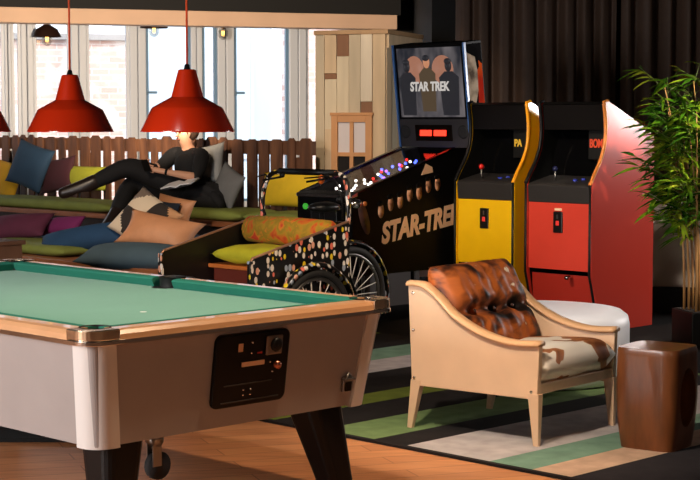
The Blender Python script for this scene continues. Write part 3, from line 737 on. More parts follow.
def wheel(x, y, z, r, name='wheel', n=18):
    c = [(x + r * math.cos(2 * PI * k / 40), y, z + r * math.sin(2 * PI * k / 40)) for k in range(40)]
    wobj = MB().tube(c, .024, 10, closed=True).build(name, TYRE, BK)
    MB().tube([(x + (r - .034) * math.cos(2 * PI * k / 40), y, z + (r - .034) * math.sin(2 * PI * k / 40)) for k in range(40)], .012, 8, closed=True).build('rim', RIM, wobj)
    sp = MB()
    for k in range(n):
        a = 2 * PI * k / n
        sp.tube([(x + .02 * math.cos(a), y + (.018 if k % 2 else -.018), z + .02 * math.sin(a)), (x + (r - .04) * math.cos(a), y, z + (r - .04) * math.sin(a))], .0035, 5)
    sp.build('spokes', SPK, wobj)
    MB().tube([(x, y - .04, z), (x, y + .04, z)], .022, 12).build('hub', STEEL, wobj)
    return wobj
def fender(x, y, z, r, a0, a1, m, wd=.032):
    f = MB(); n = 24; vs = []; fs = []
    for k in range(n + 1):
        a = R(a0 + (a1 - a0) * k / n)
        for dy, dr in ((-wd, -.022), (-wd * .6, 0), (0, .008), (wd * .6, 0), (wd, -.022), (wd * .6, -.006), (0, .002), (-wd * .6, -.006)):
            vs.append((x + (r + dr) * math.cos(a), y + dy, z + (r + dr) * math.sin(a)))
    for k in range(n):
        for q in range(8): fs.append([k * 8 + q, k * 8 + (q + 1) % 8, k * 8 + 8 + (q + 1) % 8, k * 8 + 8 + q])
    fs += [list(range(8)), [n * 8 + q for q in range(8)][::-1]]
    f._add(vs, fs, None, 0, True); return f.build('fender', m, BK)
wheel(.46, -.065, .3, .27); fender(.46, -.065, .3, .33, -8, 178, DOT)
wheel(.46, BWD + .065, .3, .27); fender(.46, BWD + .065, .3, .33, -8, 178, DOT)
MB().tube([(.46, -.03, .3), (.46, BWD + .03, .3)], .018, 8).build('axle', BLACK, BK)
wx, wy, wz = 1.22, BWD / 2 - .02, .345
wheel(wx, wy, wz, .30, n=24); fender(wx, wy, wz, .355, -25, 170, DOT)
fr = MB()
fr.tube([(BL, wy, .62), (BL + .12, wy, .52), (.99, wy, .36)], .022, 8).tube([(.99, wy, .36), (.98, wy, .72), (.965, wy, .90)], .017, 8)
fr.tube([(BL, wy, .78), (.98, wy, .72)], .018, 8)
for d in (-.06, .06): fr.tube([(.99, wy, .36), (1.2, wy + d, .35), (wx, wy + d, wz)], .012, 8).tube([(.98, wy, .70), (1.1, wy + d, .6), (wx, wy + d, wz)], .01, 8)
fr.build('frame', BLACK, BK)
MB().ball((.985, wy, .93), (.13, .075, .035)).build('saddle', mat('saddle_black', (16, 15, 15), .4), BK)
cr_ = MB().lathe([(.085, -.004), (.085, .004), (.001, .004)], 24, M=T(1.02, wy - .06, .36, 90)).tube([(1.02, wy - .07, .36), (1.09, wy - .08, .22)], .011, 6).tube([(1.02, wy + .07, .36), (.95, wy + .08, .5)], .011, 6).build('crank', STEEL, BK)
MB().box((1.05, wy - .16, .205), (1.14, wy - .08, .23), .004).build('pedal', BLACK, cr_)
MB().box((.91, wy + .08, .49), (1.0, wy + .16, .515), .004).build('pedal', BLACK, cr_)
lampb = MB().tube([(BL + .02, .12, 1.0), (BL + .12, .10, .97)], .02, 8).build('light_bracket', BLACK, BK)
MB().ball((BL + .14, .08, .965), (.045, .03, .03), seg=10).build('rear_light', CHROME, lampb)
# cushions in the trike
LIME = mat('lime_fabric', (196, 186, 34), .85, noise=.12, nscale=10, bump=.25, bscale=24)
FLO = ramp_mat('floral_fabric', [(.3, (186, 54, 24)), (.4, (206, 96, 26)), (.46, (180, 134, 28)), (.56, (150, 122, 26)), (.62, (216, 130, 36)), (.68, (206, 62, 30))], 11, .85, 2, dist=.4)
def rel(bx, by, bz): return W(6.314 + bx, 7.13 + by, bz + .014)
o = thing('seat_pad', 'lime yellow quilted seat cushion lying in the cargo trike', 'cushion', rel(.57, BWD / 2, .582), GR)
MB().pillow(.78, .40, .12, M=T(0, 0, .058, 90, 0, 90), n=22, pinch=.02, p=5, dent=lambda u, v, s: .006 * math.sin(9 * u) * math.cos(5 * v)).build('cushion_cover', LIME, o)
o = thing('bolster', 'orange floral bolster cushion against the back of the cargo trike', 'cushion', rel(.70, BWD / 2, .695), GR)
MB().tube([(0, -.39, .09), (0, -.36, .09), (0, 0, .09), (0, .36, .09), (0, .39, .09)], [.05, .085, .092, .085, .05], 20).build('bolster_cover', FLO, o)

# ------------------------------------------------------------------ bleacher benches, fence
UZ, LZ, UX, LX = .62, .34, 9.2, 7.84
YR, YL = 9.05, 16.2
def plat(name, label, x0, x1, z, yr, yl):
    o = thing(name, label, 'bench', W(x0, yr), GR)
    MB().box((0, 0, z - .045), (x1 - x0, yl - yr, z), .004).build('seat_board', PLY, o)
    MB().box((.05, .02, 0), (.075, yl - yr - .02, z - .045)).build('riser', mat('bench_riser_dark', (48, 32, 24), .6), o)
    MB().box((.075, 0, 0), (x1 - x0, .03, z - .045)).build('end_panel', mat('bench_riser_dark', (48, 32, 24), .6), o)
    return o
plat('bench', 'upper tier of the stepped wooden seating against the slat fence', UX, UX + .66, UZ, YR, YL)
plat('bench', 'lower tier of the stepped wooden seating with floor cushions', LX, UX + .04, LZ, YR + .02, YL)
BENCHES = [o for o in COL.objects if o.name.startswith('bench') and 'label' in o]
OLV = mat('olive_pad_fabric', (128, 138, 62), .8, noise=.12, nscale=6, bump=.1, bscale=120)
def pad(px0, px1, gx, dep, z, th, label, name='seat_pad'):
    r0, r1 = (px0 - 350) / F, (px1 - 350) / F
    ya, yb = gx * (1 - r1) / (1 + r1), gx * (1 - r0) / (1 + r0)
    o = thing(name, label, 'cushion', W(gx + .03, ya, z), GR, 'green bench pads')
    MB().pillow(yb - ya, dep, th, M=T(dep / 2, (yb - ya) / 2, th / 2, 90, 0, 90), n=30, pinch=.0, p=9).build('pad_cover', OLV, o)
    return o
PADT = .10
pad(-60, 108, UX, .55, UZ, PADT, 'long olive green seat pad on the upper bench, left of the reader')
pad(112, 236, UX, .55, UZ, PADT, 'olive green seat pad on the upper bench under the reader')
pad(238, 372, UX, .55, UZ, PADT, 'olive green seat pad on the upper bench behind the trike')
pad(-40, 58, LX + .1, .62, LZ, .09, 'olive green seat pad on the lower bench at the left edge')
# fence of pallet boards
FX = UX + .68
FE = thing('slat_fence', 'brown pallet board fence behind the upper bench', 'fence', W(FX, 10.36), GR)
FW = ramp_mat('pallet_wood', [(.3, (58, 34, 20)), (.5, (88, 54, 34)), (.7, (112, 74, 48))], 3, .7, 4, stretch=(3, 3, .6))
f = MB(); y = 0.0
while y < 6.6:
    w_ = random.choice((.10, .115, .13, .15)); h = 1.335 + random.uniform(-.012, .012)
    c = .03
    f.prism([(y, .0), (y + w_, .0), (y + w_, h - c), (y + w_ - c, h), (y + c, h), (y, h - c)], 'x', 0, .018)
    y += w_ + random.choice((.06, .064, .07, .03))
f.build('slats', FW, FE)
MB().box((.0185, 0, 1.19), (.06, y, 1.315)).box((.0185, 0, .2), (.07, y, .3)).build('fence_rail', FW, FE)
for k in range(5): MB().box((.022, .15 + k * 1.55, 0), (.09, .25 + k * 1.55, 1.17)).build('fence_post', FW, FE)

# cushions -----------------------------------------------------------------
def cushion(label, px, py, gx, wpx, hpx, th, m, yaw=-45, lean=-15, roll=0, pinch=.08, name='cushion', group='scatter cushions on the benches', m2=None, dz=0, n=18):
    Y = depth_on(px, gx); p = at(px, py, Y=Y); k = Y / F
    cy = abs(math.cos(R(yaw)))
    o = thing(name, label, 'cushion', p, R(yaw), group)
    MB().pillow(wpx * k / max(.35, cy), hpx * k, th, M=T(0, 0, 0, lean, 0, 0) @ T(0, 0, 0, 0, roll, 0), n=n, pinch=pinch).build('cushion_cover', m, o)
    return o
fab = lambda n, c: mat(n, c, .85, noise=.12, nscale=7, bump=.12, bscale=160, sheen=.0)
MUST = fab('mustard_fabric', (212, 160, 22)); NAVY = fab('navy_fabric', (30, 58, 84)); BURG = fab('burgundy_fabric', (58, 20, 30))
PURP = fab('plum_fabric', (96, 40, 66)); MAG = fab('magenta_fabric', (122, 36, 96)); BLUE = fab('blue_fabric', (30, 66, 102)); SLATE = fab('slate_fabric', (62, 82, 94))
TAN = mat('tan_hide', (204, 142, 100), .55, noise=.12, nscale=7, bump=.1, bscale=40); GREY = fab('grey_fabric', (150, 150, 148)); LIMEG = fab('lime_green_fabric', (150, 152, 34)); YEL = fab('yellow_fabric', (206, 172, 24))
cushion('mustard yellow cushion at the left end of the upper bench', 4, 179, UX + .42, 40, 38, .14, MUST, -40, -18, 8)
cushion('dark blue cushion leaning on the fence beside the mustard one', 30, 166, UX + .36, 44, 46, .16, NAVY, -35, -16, 14)
cushion('dark burgundy cushion behind the dark blue one', 58, 175, UX + .46, 36, 36, .12, BURG, -45, -16, -8)
cushion('lime green back cushion behind the reader\'s crossed leg', 84, 178, UX + .50, 54, 24, .13, LIMEG, -45, -10, 0, .03)
cushion('yellow back cushion on the upper bench behind the trike bar', 292, 190, UX + .50, 62, 34, .12, YEL, -45, -10, 0, .02)
cushion('light grey cushion behind the reader\'s back', 206, 165, UX + .46, 36, 42, .15, GREY, -40, -16, -10)
cushion('grey cushion leaning beside the black jacket', 228, 186, UX + .36, 28, 38, .12, fab('dark_grey_fabric', (112, 112, 112)), -50, -14, 22)
cushion('plum cushion lying on the lower bench at the left edge', 20, 226, LX + .62, 62, 32, .17, PURP, -30, -48, -6)
cushion('magenta cushion beside the plum one on the lower bench', 62, 226, LX + .85, 42, 22, .14, MAG, -45, -40, -6)
cushion('long blue cushion slumped on the lower bench', 84, 239, LX + .45, 92, 30, .2, BLUE, -30, -45, -14, .05)
o = cushion('large slate blue cushion lying flat on the lower bench', 136, 256, LX + .10, 116, 42, .2, SLATE, -20, -74, 0, .05)
cushion('dark blue cushion half hidden behind the tan hide one', 186, 244, LX + .75, 44, 28, .14, NAVY, -40, -30, 10)
# patterned cushion: patchwork of triangles as material slots on one pillow
PATS = [mat('patch_cream', (226, 206, 180), .8), mat('patch_dark', (46, 38, 34), .8), mat('patch_tan', (206, 152, 108), .8), mat('patch_grey', (120, 104, 92), .8)]
o = cushion('patchwork cushion of dark and cream triangles on the lower bench', 145, 221, LX + .62, 62, 56, .17, PATS[0], -28, -34, 28, n=24)
me = o.children[0].data
for mm_ in PATS[1:]: me.materials.append(mm_)
inv = (T(0, 0, 0, -34, 0, 0) @ T(0, 0, 0, 0, 28, 0)).inverted()
hwid = max((inv @ v.co).x for v in me.vertices)
for p in me.polygons:
    c = inv @ p.center; u = (c.x / hwid + 1) * .95; v = (c.z / hwid + 1) * .95
    i, j = int(u), int(v); fu, fv = u - i, v - j
    t = (fu > fv) if (i + j) % 2 else (fu + fv > 1)
    p.material_index = ((i * 2 + j * 3 + (1 if t else 0)) % 4)
cushion('tan hide cushion in front of the patchwork one', 160, 233, LX + .42, 84, 44, .2, TAN, -15, -40, 12, .14)
cushion('tan hide cushion standing behind the patchwork one', 174, 209, LX + 1.05, 42, 26, .12, TAN, -35, -20, 8)
cushion('small navy cushion between the patchwork and tan cushions', 166, 211, LX + .95, 26, 20, .1, fab('small_navy_fabric', (28, 40, 58)), -35, -25, 4)
# ------------------------------------------------------------------ plywood side table at the far left
P = thing('side_table', 'square plywood side table at the left edge in front of the benches', 'side table', W(6.05, 9.80), GR)
SPL = mat('plywood_brown', (150, 104, 78), .55, noise=.15, nscale=5)
MB().box((0, 0, .62), (.5, .6, .65), .004).build('table_top', SPL, P)
MB().box((.02, .02, 0), (.04, .58, .62)).build('side_panel', SPL, P); MB().box((.46, .02, 0), (.48, .58, .62)).build('side_panel', SPL, P)
MB().box((.04, .02, 0), (.46, .04, .62)).build('front_panel', SPL, P); MB().box((.04, .56, 0), (.46, .58, .62)).build('back_panel', SPL, P)

# ------------------------------------------------------------------ plank box with a little window
BXO = at(316, 120, Y=14.6); BXO.z = 0
PX = thing('plank_booth', 'tall booth of pale reclaimed planks beside the windows', 'booth', BXO, R(-20))
bwid = .655; bd = .98; bht = 2.25
PK = [mat('plank_' + n, c, .65, noise=.12, nscale=3, stretch=(4, 4, .5)) for n, c in (('cream', (206, 190, 162)), ('buff', (204, 178, 144)), ('pale', (216, 202, 180)), ('brown', (132, 90, 60)), ('grey', (190, 174, 148)))]
f = MB(); edges = [0, .075, .19, .205, .335, .345, .455, .465, .575, bwid]
cols = [(.0, .085, [(0, 2.25, 4)]), (.088, .2, [(0, 1.86, 0), (1.86, 1.91, 3), (1.91, 2.25, 1)]), (.203, .315, [(0, 2.06, 0), (2.06, 2.25, 3)]), (.318, .425, [(0, 2.25, 4)]),
        (.428, .535, [(0, 1.56, 0), (1.56, 1.66, 3), (1.66, 2.25, 2)]), (.538, .655, [(0, 2.25, 1)])]
for x0, x1, seg in cols:
    for z0, z1, mi in seg: f.box((x0, -.012 - .004 * (mi % 3), z0 + .002), (x1, .01, z1), .002, mi=mi)
f.box((.09, -.018, .9), (.17, .012, 1.42), mi=1)
f.build('front_planks', PK, PX)
f = MB()
for k in range(7): f.box((bwid - .012, .01 + k * .138, 0), (bwid + .008 + .004 * (k % 2), .142 + k * .138, bht - .002), .002, mi=(1, 0, 1, 2, 1, 4, 1)[k])
f.build('side_planks', PK, PX)
MB().box((.01, bd - .03, 0), (bwid - .012, bd, bht)).box((.0, .01, 0), (.02, bd - .03, bht)).build('back_planks', PK[1], PX)
MB().box((-.01, -.03, bht), (bwid + .03, bd + .03, bht + .04), .004).build('cap_board', mat('cap_wood', (176, 140, 100), .6, noise=.1), PX)
MB().box((bwid + .012, .0, bht - .12), (bwid + .03, bd, bht - .002), .002).build('side_trim', PK[1], PX)
WF = Matrix.Translation((.35, -.03, 1.18))
wm = mat('window_pine', (192, 136, 84), .55, noise=.12, nscale=4)
f = MB(); w2, h2 = .19, .36
f.box((-w2, -.015, -h2), (-w2 + .06, .02, h2), .003, M=WF).box((w2 - .06, -.015, -h2), (w2, .02, h2), .003, M=WF)
f.box((-w2 + .06, -.015, h2 - .06), (w2 - .06, .02, h2), .003, M=WF).box((-w2 + .06, -.015, -h2), (w2 - .06, .02, -h2 + .06), .003, M=WF)
f.box((-.018, -.012, -h2 + .06), (.018, .018, h2 - .06), .002, M=WF).box((-w2 + .06, -.013, .0), (w2 - .06, .019, .035), .002, M=WF).box((-w2 + .06, -.013, -.2), (w2 - .06, .019, -.18), .002, M=WF)
f.box((-w2 - .01, -.02, h2), (w2 + .01, .02, h2 + .025), .003, M=WF)
wf = f.build('window_frame', wm, PX)
MB().box((-w2 + .06, .004, .035), (w2 - .06, .008, h2 - .06), M=WF).build('frosted_pane', mat('frosted_pane', (200, 190, 190), .35), wf)
MB().box((-w2 + .06, .004, -h2 + .06), (w2 - .06, .008, .0), M=WF).build('dark_pane', mat('dark_pane', (40, 38, 38), .06), wf)
MB().lathe([(.055, 0), (.055, .008), (.03, .012), (.001, .012)], 20, M=Matrix.Translation((.06, -.018, .74)) @ Matrix.Rotation(PI / 2, 4, 'X')).build('round_plate', PK[4], PX)

# ------------------------------------------------------------------ pendant lamps
RED = mat('red_enamel', (196, 44, 12), .22, coat=.5); INN = mat('white_enamel', (230, 224, 214), .4)
def pendant(label, px, Y):
    rim = at(px, 132, Y=Y); z0 = rim.z
    o = thing('pendant_lamp', label, 'pendant lamp', (rim.x, rim.y, z0), R(20), 'red pendant lamps')
    prof = [(.232, 0), (.232, .006), (.178, .115), (.172, .122), (.088, .168), (.08, .172), (.044, .304), (.036, .308), (.001, .308)]
    MB().lathe(prof, 40).build('lamp_shade', RED, o, smooth=False)
    sh = o.children[0]
    for p in sh.data.polygons: p.use_smooth = True
    try: sh.data.set_sharp_from_angle(angle=R(22))
    except Exception: pass
    MB().lathe([(.228, .002), (.174, .112), (.082, .160), (.04, .29), (.001, .295)], 32).build('shade_lining', INN, sh)
    MB().lathe([(.018, .13), (.02, .2), (.001, .2)], 12).build('lamp_socket', BLACK, o)
    MB().ball((0, 0, .10), .032).build('bulb', mat('opal_bulb', (240, 236, 226), .3), o)
    MB().lathe([(.018, .306), (.012, .33), (.006, .335)], 12).build('cord_grip', BLACK, o)
    MB().tube([(0, 0, .33), (0, 0, 2.99 - z0)], .0055, 8).build('cord', mat('orange_cord', (214, 72, 26), .6), o)
    MB().lathe([(.05, 2.975 - z0), (.05, 2.9999 - z0)], 16, cap=True).build('ceiling_rose', BLACK, o)
    return o
pendant('red enamel pendant lamp, rightmost, hanging in front of the reader', 187.5, 8.1)
pendant('red enamel pendant lamp hanging second from the right', 70.5, 8.86)
pendant('red enamel pendant lamp cut off by the left picture edge', -29, 9.62)
def bulb(label, px, py, Y, shade):
    p = at(px, py, Y=Y)
    o = thing('bulb_pendant', label, 'pendant lamp', p, 0, 'bare bulb pendants by the windows')
    if shade:
        MB().lathe([(.165, .0), (.12, .09), (.05, .13), (.02, .15), (.001, .15)], 24).build('lamp_shade', mat('dark_shade', (44, 26, 20), .4), o)
    MB().ball((0, 0, -.03), (.062, .062, .075)).build('bulb', glass('bulb_glass', (.86, .84, .80), .2), o)
    MB().lathe([(.02, .03), (.022, .09), (.001, .09)], 12).build('bulb_socket', mat('brass', (170, 120, 60), .3, 1), o)
    MB().tube([(-.012, 0, .0), (-.01, 0, -.05), (0, 0, -.01), (.01, 0, -.05), (.012, 0, 0)], .007, 6).build('filament', emit('filament_glow', (255, 190, 90), 6 if not (px > 140 and px < 180) else 6), o)
    MB().tube([(0, 0, .09), (0, 0, 2.99 - p.z)], .005, 6).build('cord', BLACK, o)
    return o
bulb('dark shaded bulb pendant in front of the left windows', 47, 37, 18.72, True)
bulb('bare glass bulb pendant in front of the right windows', 223, 31, 19.35, False)
bulb('dark shaded bulb pendant above the middle window', 154, 28, 19.12, True)

# ------------------------------------------------------------------ curtains
def curtain(label, x0, x1, seed, amp):
    random.seed(seed); n = int((x1 - x0) * 90); vs = []; fs = []
    ph = [random.uniform(0, 6.28) for _ in range(4)]; rows = 8
    for j in range(rows + 1):
        z = .03 + 2.94 * j / rows
        for i in range(n + 1):
            x = x0 + (x1 - x0) * i / n
            t = x * 34 + .9 * math.sin(x * 5 + ph[0]) + .12 * math.sin(z * 1.5 + ph[1])
            yv = amp * math.sin(t) + amp * .45 * math.sin(x * 13 + ph[2] + .3 * z) + amp * .2 * math.sin(2 * t + ph[3])
            vs.append((x, 15.2 + yv, z))
    for j in range(rows):
        for i in range(n):
            a = j * (n + 1) + i; fs.append([a, a + 1, a + n + 2, a + n + 1])
    o = MB()._add(vs, fs, None, 0, True).build('curtain', mat('brown_curtain', (76, 56, 44), .7, noise=.1, nscale=20))
    o.modifiers.new('thick', 'SOLIDIFY').thickness = .004
    return tag(o, label, 'curtain', 'dark curtains')
curtain('dark brown pleated curtain hanging behind the arcade machines', .98, 2.46, 3, .05)
curtain('dark brown pleated curtain hanging behind the bamboo plant', 2.50, 4.2, 9, .06)
# ------------------------------------------------------------------ bamboo
BA = thing('potted_bamboo', 'tall potted bamboo with yellow-green leaves beside the red arcade machine', 'plant', (2.46, 10.95, .003), R(12))
MB().box((-.24, -.17, 0), (.21, .17, .22), .006).build('planter', mat('planter_black', (12, 12, 12), .5), BA)
MB().box((-.225, -.155, .20), (.195, .155, .226)).build('soil', mat('soil', (38, 28, 22), .95, bump=.5, bscale=80), BA)
random.seed(21)
CANE = mat('bamboo_cane', (178, 128, 72), .5, noise=.2, nscale=6)
LEAF = ramp_mat('bamboo_leaf', [(.3, (20, 50, 8)), (.48, (66, 110, 18)), (.58, (118, 146, 28)), (.70, (180, 184, 52))], 5, .25, 2)
leafb = MB(); twigs = MB()
def leaf(base, d, L, wd, roll):
    d = d.normalized(); a = d.cross(Vector((0, 0, 1)))
    if a.length < .05: a = Vector((1, 0, 0))
    a.normalize(); nrm = a.cross(d); a = a * math.cos(roll) + nrm * math.sin(roll); nrm = a.cross(d)
    droop = Vector((0, 0, -1))
    vs = []; prof = ((0, .1), (.25, .9), (.5, 1), (.78, .6), (1, .0))
    for t, wv in prof:
        c = base + d * (L * t) + droop * (L * .28 * t * t)
        vs += [c - a * wd * wv * .5 + nrm * wd * .12 * wv, c, c + a * wd * wv * .5 + nrm * wd * .12 * wv]
    fs = []
    for i in range(4):
        for k in range(2): q = i * 3 + k; fs.append([q, q + 1, q + 4, q + 3])
    leafb._add(vs, fs, None, 0, True)
for s in range(15):
    x, y = random.uniform(-.2, .17), random.uniform(-.13, .13)
    lean = Vector((x * .9 + random.uniform(-.08, .08), y * .9 + random.uniform(-.06, .06), 0))
    H_ = random.uniform(1.45, 1.98)
    pts = [Vector((x, y, .22)) + lean * (t * t) + Vector((0, 0, t * (H_ - .22))) for t in [k / 8 for k in range(9)]]
    MB().tube(pts, [.0095 - .006 * k / 8 for k in range(9)], 6).build('cane', CANE, BA)
    nb = random.randint(20, 25)
    for b in range(nb):
        t = .38 + .62 * (b + random.random()) / nb
        p = Vector((x, y, .22)) + lean * t * t + Vector((0, 0, t * (H_ - .22)))
        az = random.uniform(0, 2 * PI); L = random.uniform(.1, .40) * (1.15 - .5 * t if t > .55 else .8)
        dr = Vector((math.cos(az), math.sin(az), random.uniform(.25, .8)))
        q = p + dr * L
        twigs.tube([p, p + dr * L * .5 + Vector((0, 0, .01)), q], .0022, 4)
        for k in range(random.randint(6, 9)):
            az2 = az + random.uniform(-1.2, 1.2)
            tt = random.uniform(.45, 1)
            leaf(p + dr * L * tt, Vector((math.cos(az2), math.sin(az2), random.uniform(-.35, .65))), random.uniform(.11, .21), random.uniform(.018, .030), random.uniform(-.8, .8))
leafb.build('foliage', LEAF, BA)
twigs.build('twigs', mat('twig_green', (96, 110, 44), .6), BA)
# pale low partition behind the bamboo
PP = thing('low_partition', 'pale low partition panel with black base behind the bamboo', 'partition', (2.35, 12.75, 0), R(-8))
MB().box((.0, 0, .20), (1.3, .06, .95), .004).build('panel', mat('pale_partition', (170, 156, 146), .6, noise=.05), PP)
MB().box((-.03, -.04, .0), (1.33, .10, .2), .004).build('plinth', BLACK, PP)

# ------------------------------------------------------------------ the reader
def skin_mesh(chains, sub=2):     # chains: lists of (point, radius); first vertex of the first chain is the root
    verts, edges, rad, idx = [], [], [], {}
    for ch in chains:
        prev = None
        for p, r in ch:
            k = tuple(round(v, 4) for v in p)
            if k not in idx: idx[k] = len(verts); verts.append(p); rad.append(r)
            i = idx[k]
            if prev is not None: edges.append((prev, i))
            prev = i
    me = bpy.data.meshes.new('skeleton'); me.from_pydata([tuple(v) for v in verts], edges, [])
    o = bpy.data.objects.new('skeleton', me); COL.objects.link(o)
    o.modifiers.new('s', 'SKIN'); ss = o.modifiers.new('u', 'SUBSURF'); ss.levels = sub; ss.render_levels = sub
    for i, r in enumerate(rad):
        d = me.skin_vertices[0].data[i]; d.radius = r if isinstance(r, tuple) else (r, r)
        d.use_root = (i == 0)
    dg = bpy.context.evaluated_depsgraph_get(); dg.update()
    out = bpy.data.meshes.new_from_object(o.evaluated_get(dg)); bpy.data.objects.remove(o)
    return out
def mesh_obj(name, meshes, m, parent):
    b = bmesh.new()
    for me in meshes: b.from_mesh(me)
    mb = MB(); mb.bm = b
    o = mb.build(name, m, parent, smooth=True); return o
PYD = depth_on(190, UX + .32)
pel = at(192, 192, Y=PYD)
PE = thing('person', 'person in black clothes and boots sitting cross-legged on the bench with a phone', 'person', (pel.x, pel.y, UZ + PADT))
O_ = Vector((pel.x, pel.y, UZ + PADT))
def pt(px, py, dY=0): return at(px, py, Y=PYD + dY) - O_
hip = pt(191, 191); wa = pt(190, 178, .0); ch_ = pt(190, 163, 0); nk0 = pt(189, 153, 0); nk = pt(188, 149, -.01); hd0 = pt(186, 143, -.03); hd = pt(185, 135, -.05); hd2 = pt(186, 126, -.04)
shR = pt(203, 155, -.13); elR = pt(196, 177, -.30); wrR = pt(166, 172, -.36); haR = pt(152, 169, -.33)
shL = pt(174, 154, .12); elL = pt(158, 170, .16); wrL = pt(149, 168, -.12); haL = pt(146, 166, -.22)
hR = pt(194, 192, -.10); hL = pt(186, 191, .10)
kn1 = pt(128, 166, -.22); an1 = pt(84, 187, -.28); to1 = pt(63, 192, -.30)          # upper, crossed leg
kn2 = pt(130, 184, -.05); an2 = pt(113, 222, -.45); to2 = pt(104, 226, -.62)
SKIN = mat('skin', (214, 160, 130), .5, noise=.05); CLO = mat('black_cloth', (16, 15, 18), .85, noise=.15, bump=.1, bscale=60); BOOT = mat('dark_boot_leather', (38, 28, 26), .35)
def mid(a, b, t=.5): return a.lerp(b, t)
hand_dir = (haR - wrR).normalized(); upv = Vector((0, 0, 1)); sidev = hand_dir.cross(upv).normalized()
fing = []
def fingers(wr, ha, mirror):
    d = (ha - wr).normalized(); u = Vector((0, 0, 1)); s = d.cross(u).normalized() * mirror; out = []
    for k, (off, L) in enumerate(((.028, .068), (.010, .078), (-.009, .073), (-.027, .058))):
        b0 = ha - d * .02 + u * off
        out.append([(b0, .0095), (b0 + d * L * .5, .009), (b0 + d * L * .75 + s * L * .3, .008), (b0 + d * L * .7 + s * L * .62, .007)])
    b0 = wr + (ha - wr) * .45 + u * .025
    out.append([(b0, .011), (b0 + u * .03 + d * .02 + s * .01, .0095), (b0 + u * .035 + d * .05 + s * .03, .008)])
    return out
body = [skin_mesh([[(hip, .085), (wa, .085), (ch_, .085), (nk0, .06), (nk, .052), (hd0, .06), (hd, (.078, .092)), (hd2, .062)],
        [(nk0, .06), (mid(nk0, shR, .6), .05), (shR, .055), (elR, .042), (mid(elR, wrR, .4), .038), (wrR, .026), (haR, (.03, .018))],
        [(nk0, .06), (mid(nk0, shL, .6), .05), (shL, .055), (elL, .042), (wrL, .026), (haL, (.03, .018))],
        [(hip, .085), (hR, .09), (mid(hR, kn1), .075), (kn1, .058), (mid(kn1, an1, .35), .054), (an1, .036)],
        [(hip, .085), (hL, .09), (mid(hL, kn2), .075), (kn2, .058), (mid(kn2, an2, .35), .054), (an2, .036)]])]
for f_ in fingers(wrR, haR, 1) + fingers(wrL, haL, -1): body.append(skin_mesh([f_], 1))
fd = Vector((-.8, -.6, 0)); sd = Vector((.6, -.8, 0))
feat = MB()
fz = hd + Vector((0, 0, .01))
feat.ball(fz + fd * .088 + Vector((0, 0, -.018)), (.013, .013, .012), seg=10); feat.ball(fz + fd * .078 + Vector((0, 0, -.002)), (.010, .010, .026), seg=10)
for q in (-1, 1): feat.ball(fz + sd * q * .077, (.011, .016, .028), seg=10)
fme = bpy.data.meshes.new('f'); feat.bm.to_mesh(fme); body.append(fme)
BODY = mesh_obj('body', body, SKIN, PE)
for q in (-1, 1): MB().ball(fz + fd * .073 + sd * q * .030 + Vector((0, 0, .012)), (.009, .009, .007), seg=10).build('eye', mat('eye_dark', (40, 30, 26), .2), BODY)
MB().ball(fz + fd * .070 + Vector((0, 0, -.050)), (.018, .018, .005), seg=10).build('mouth', mat('lip', (160, 84, 74), .5), BODY)
hair = MB(); hair.ball(hd + Vector((0, 0, .036)) - fd * .045, (.092, .092, .095), seg=16); hair.build('hair', mat('brown_hair', (70, 48, 34), .7, bump=.4, bscale=90, stretch=(1, 1, .2)), PE)
mesh_obj('sweater', [skin_mesh([[(hip + Vector((0, 0, .01)), .14), (wa, .14), (ch_, .165), (mid(ch_, nk0, .7), .14), (nk0 + Vector((0, 0, .012)), .07)]]),
        skin_mesh([[(mid(shR, nk0, .1) - Vector((0, 0, .01)), .085), (nk0 - Vector((0, 0, .035)), .09), (mid(shL, nk0, .1) - Vector((0, 0, .01)), .085)]]),
        skin_mesh([[(mid(nk0, shR, .35), .08), (shR, .082), (mid(shR, elR, .6), .07), (elR, .062), (mid(elR, wrR, .12), .056)]]),
        skin_mesh([[(mid(nk0, shL, .35), .08), (shL, .082), (mid(shL, elL, .6), .07), (elL, .06), (mid(elL, wrL, .5), .052), (mid(elL, wrL, .9), .042)]])], CLO, PE)
mesh_obj('trousers', [skin_mesh([[(hip, .135), (hR, .125), (mid(hR, kn1), .122), (kn1, .098), (mid(kn1, an1, .35), .085), (mid(kn1, an1, .85), .062)],
        [(hip, .135), (hL, .125), (mid(hL, kn2), .122), (kn2, .1), (mid(kn2, an2, .35), .09), (mid(kn2, an2, .9), .072)]])], CLO, PE)
for kn, an, to in ((kn1, an1, to1), (kn2, an2, to2)):
    heel = an + (an - to).normalized() * .04 + (an - kn).normalized() * .07
    mesh_obj('boot', [skin_mesh([[(mid(kn, an, .62), .074), (an, .07), (mid(an, to, .45) + (an - kn).normalized() * .045, .062), (to + (an - kn).normalized() * .05, .048)], [(an, .07), (heel, .05)]])], BOOT, PE)
tb = mid(wrR, haR, -.05)
MB().tube([tb - hand_dir * .008, tb + hand_dir * .008], .034, 14).build('watch', BLACK, PE)
ph = thing('phone', 'black mobile phone held in the reader\'s hands', 'phone', O_ + haR + Vector((-.05, -.03, .03)), R(35))
MB().box((-.035, -.004, -.065), (.035, .004, .065), .003, M=T(0, 0, 0, -35, 0, 0)).build('phone_body', BLACK, ph)
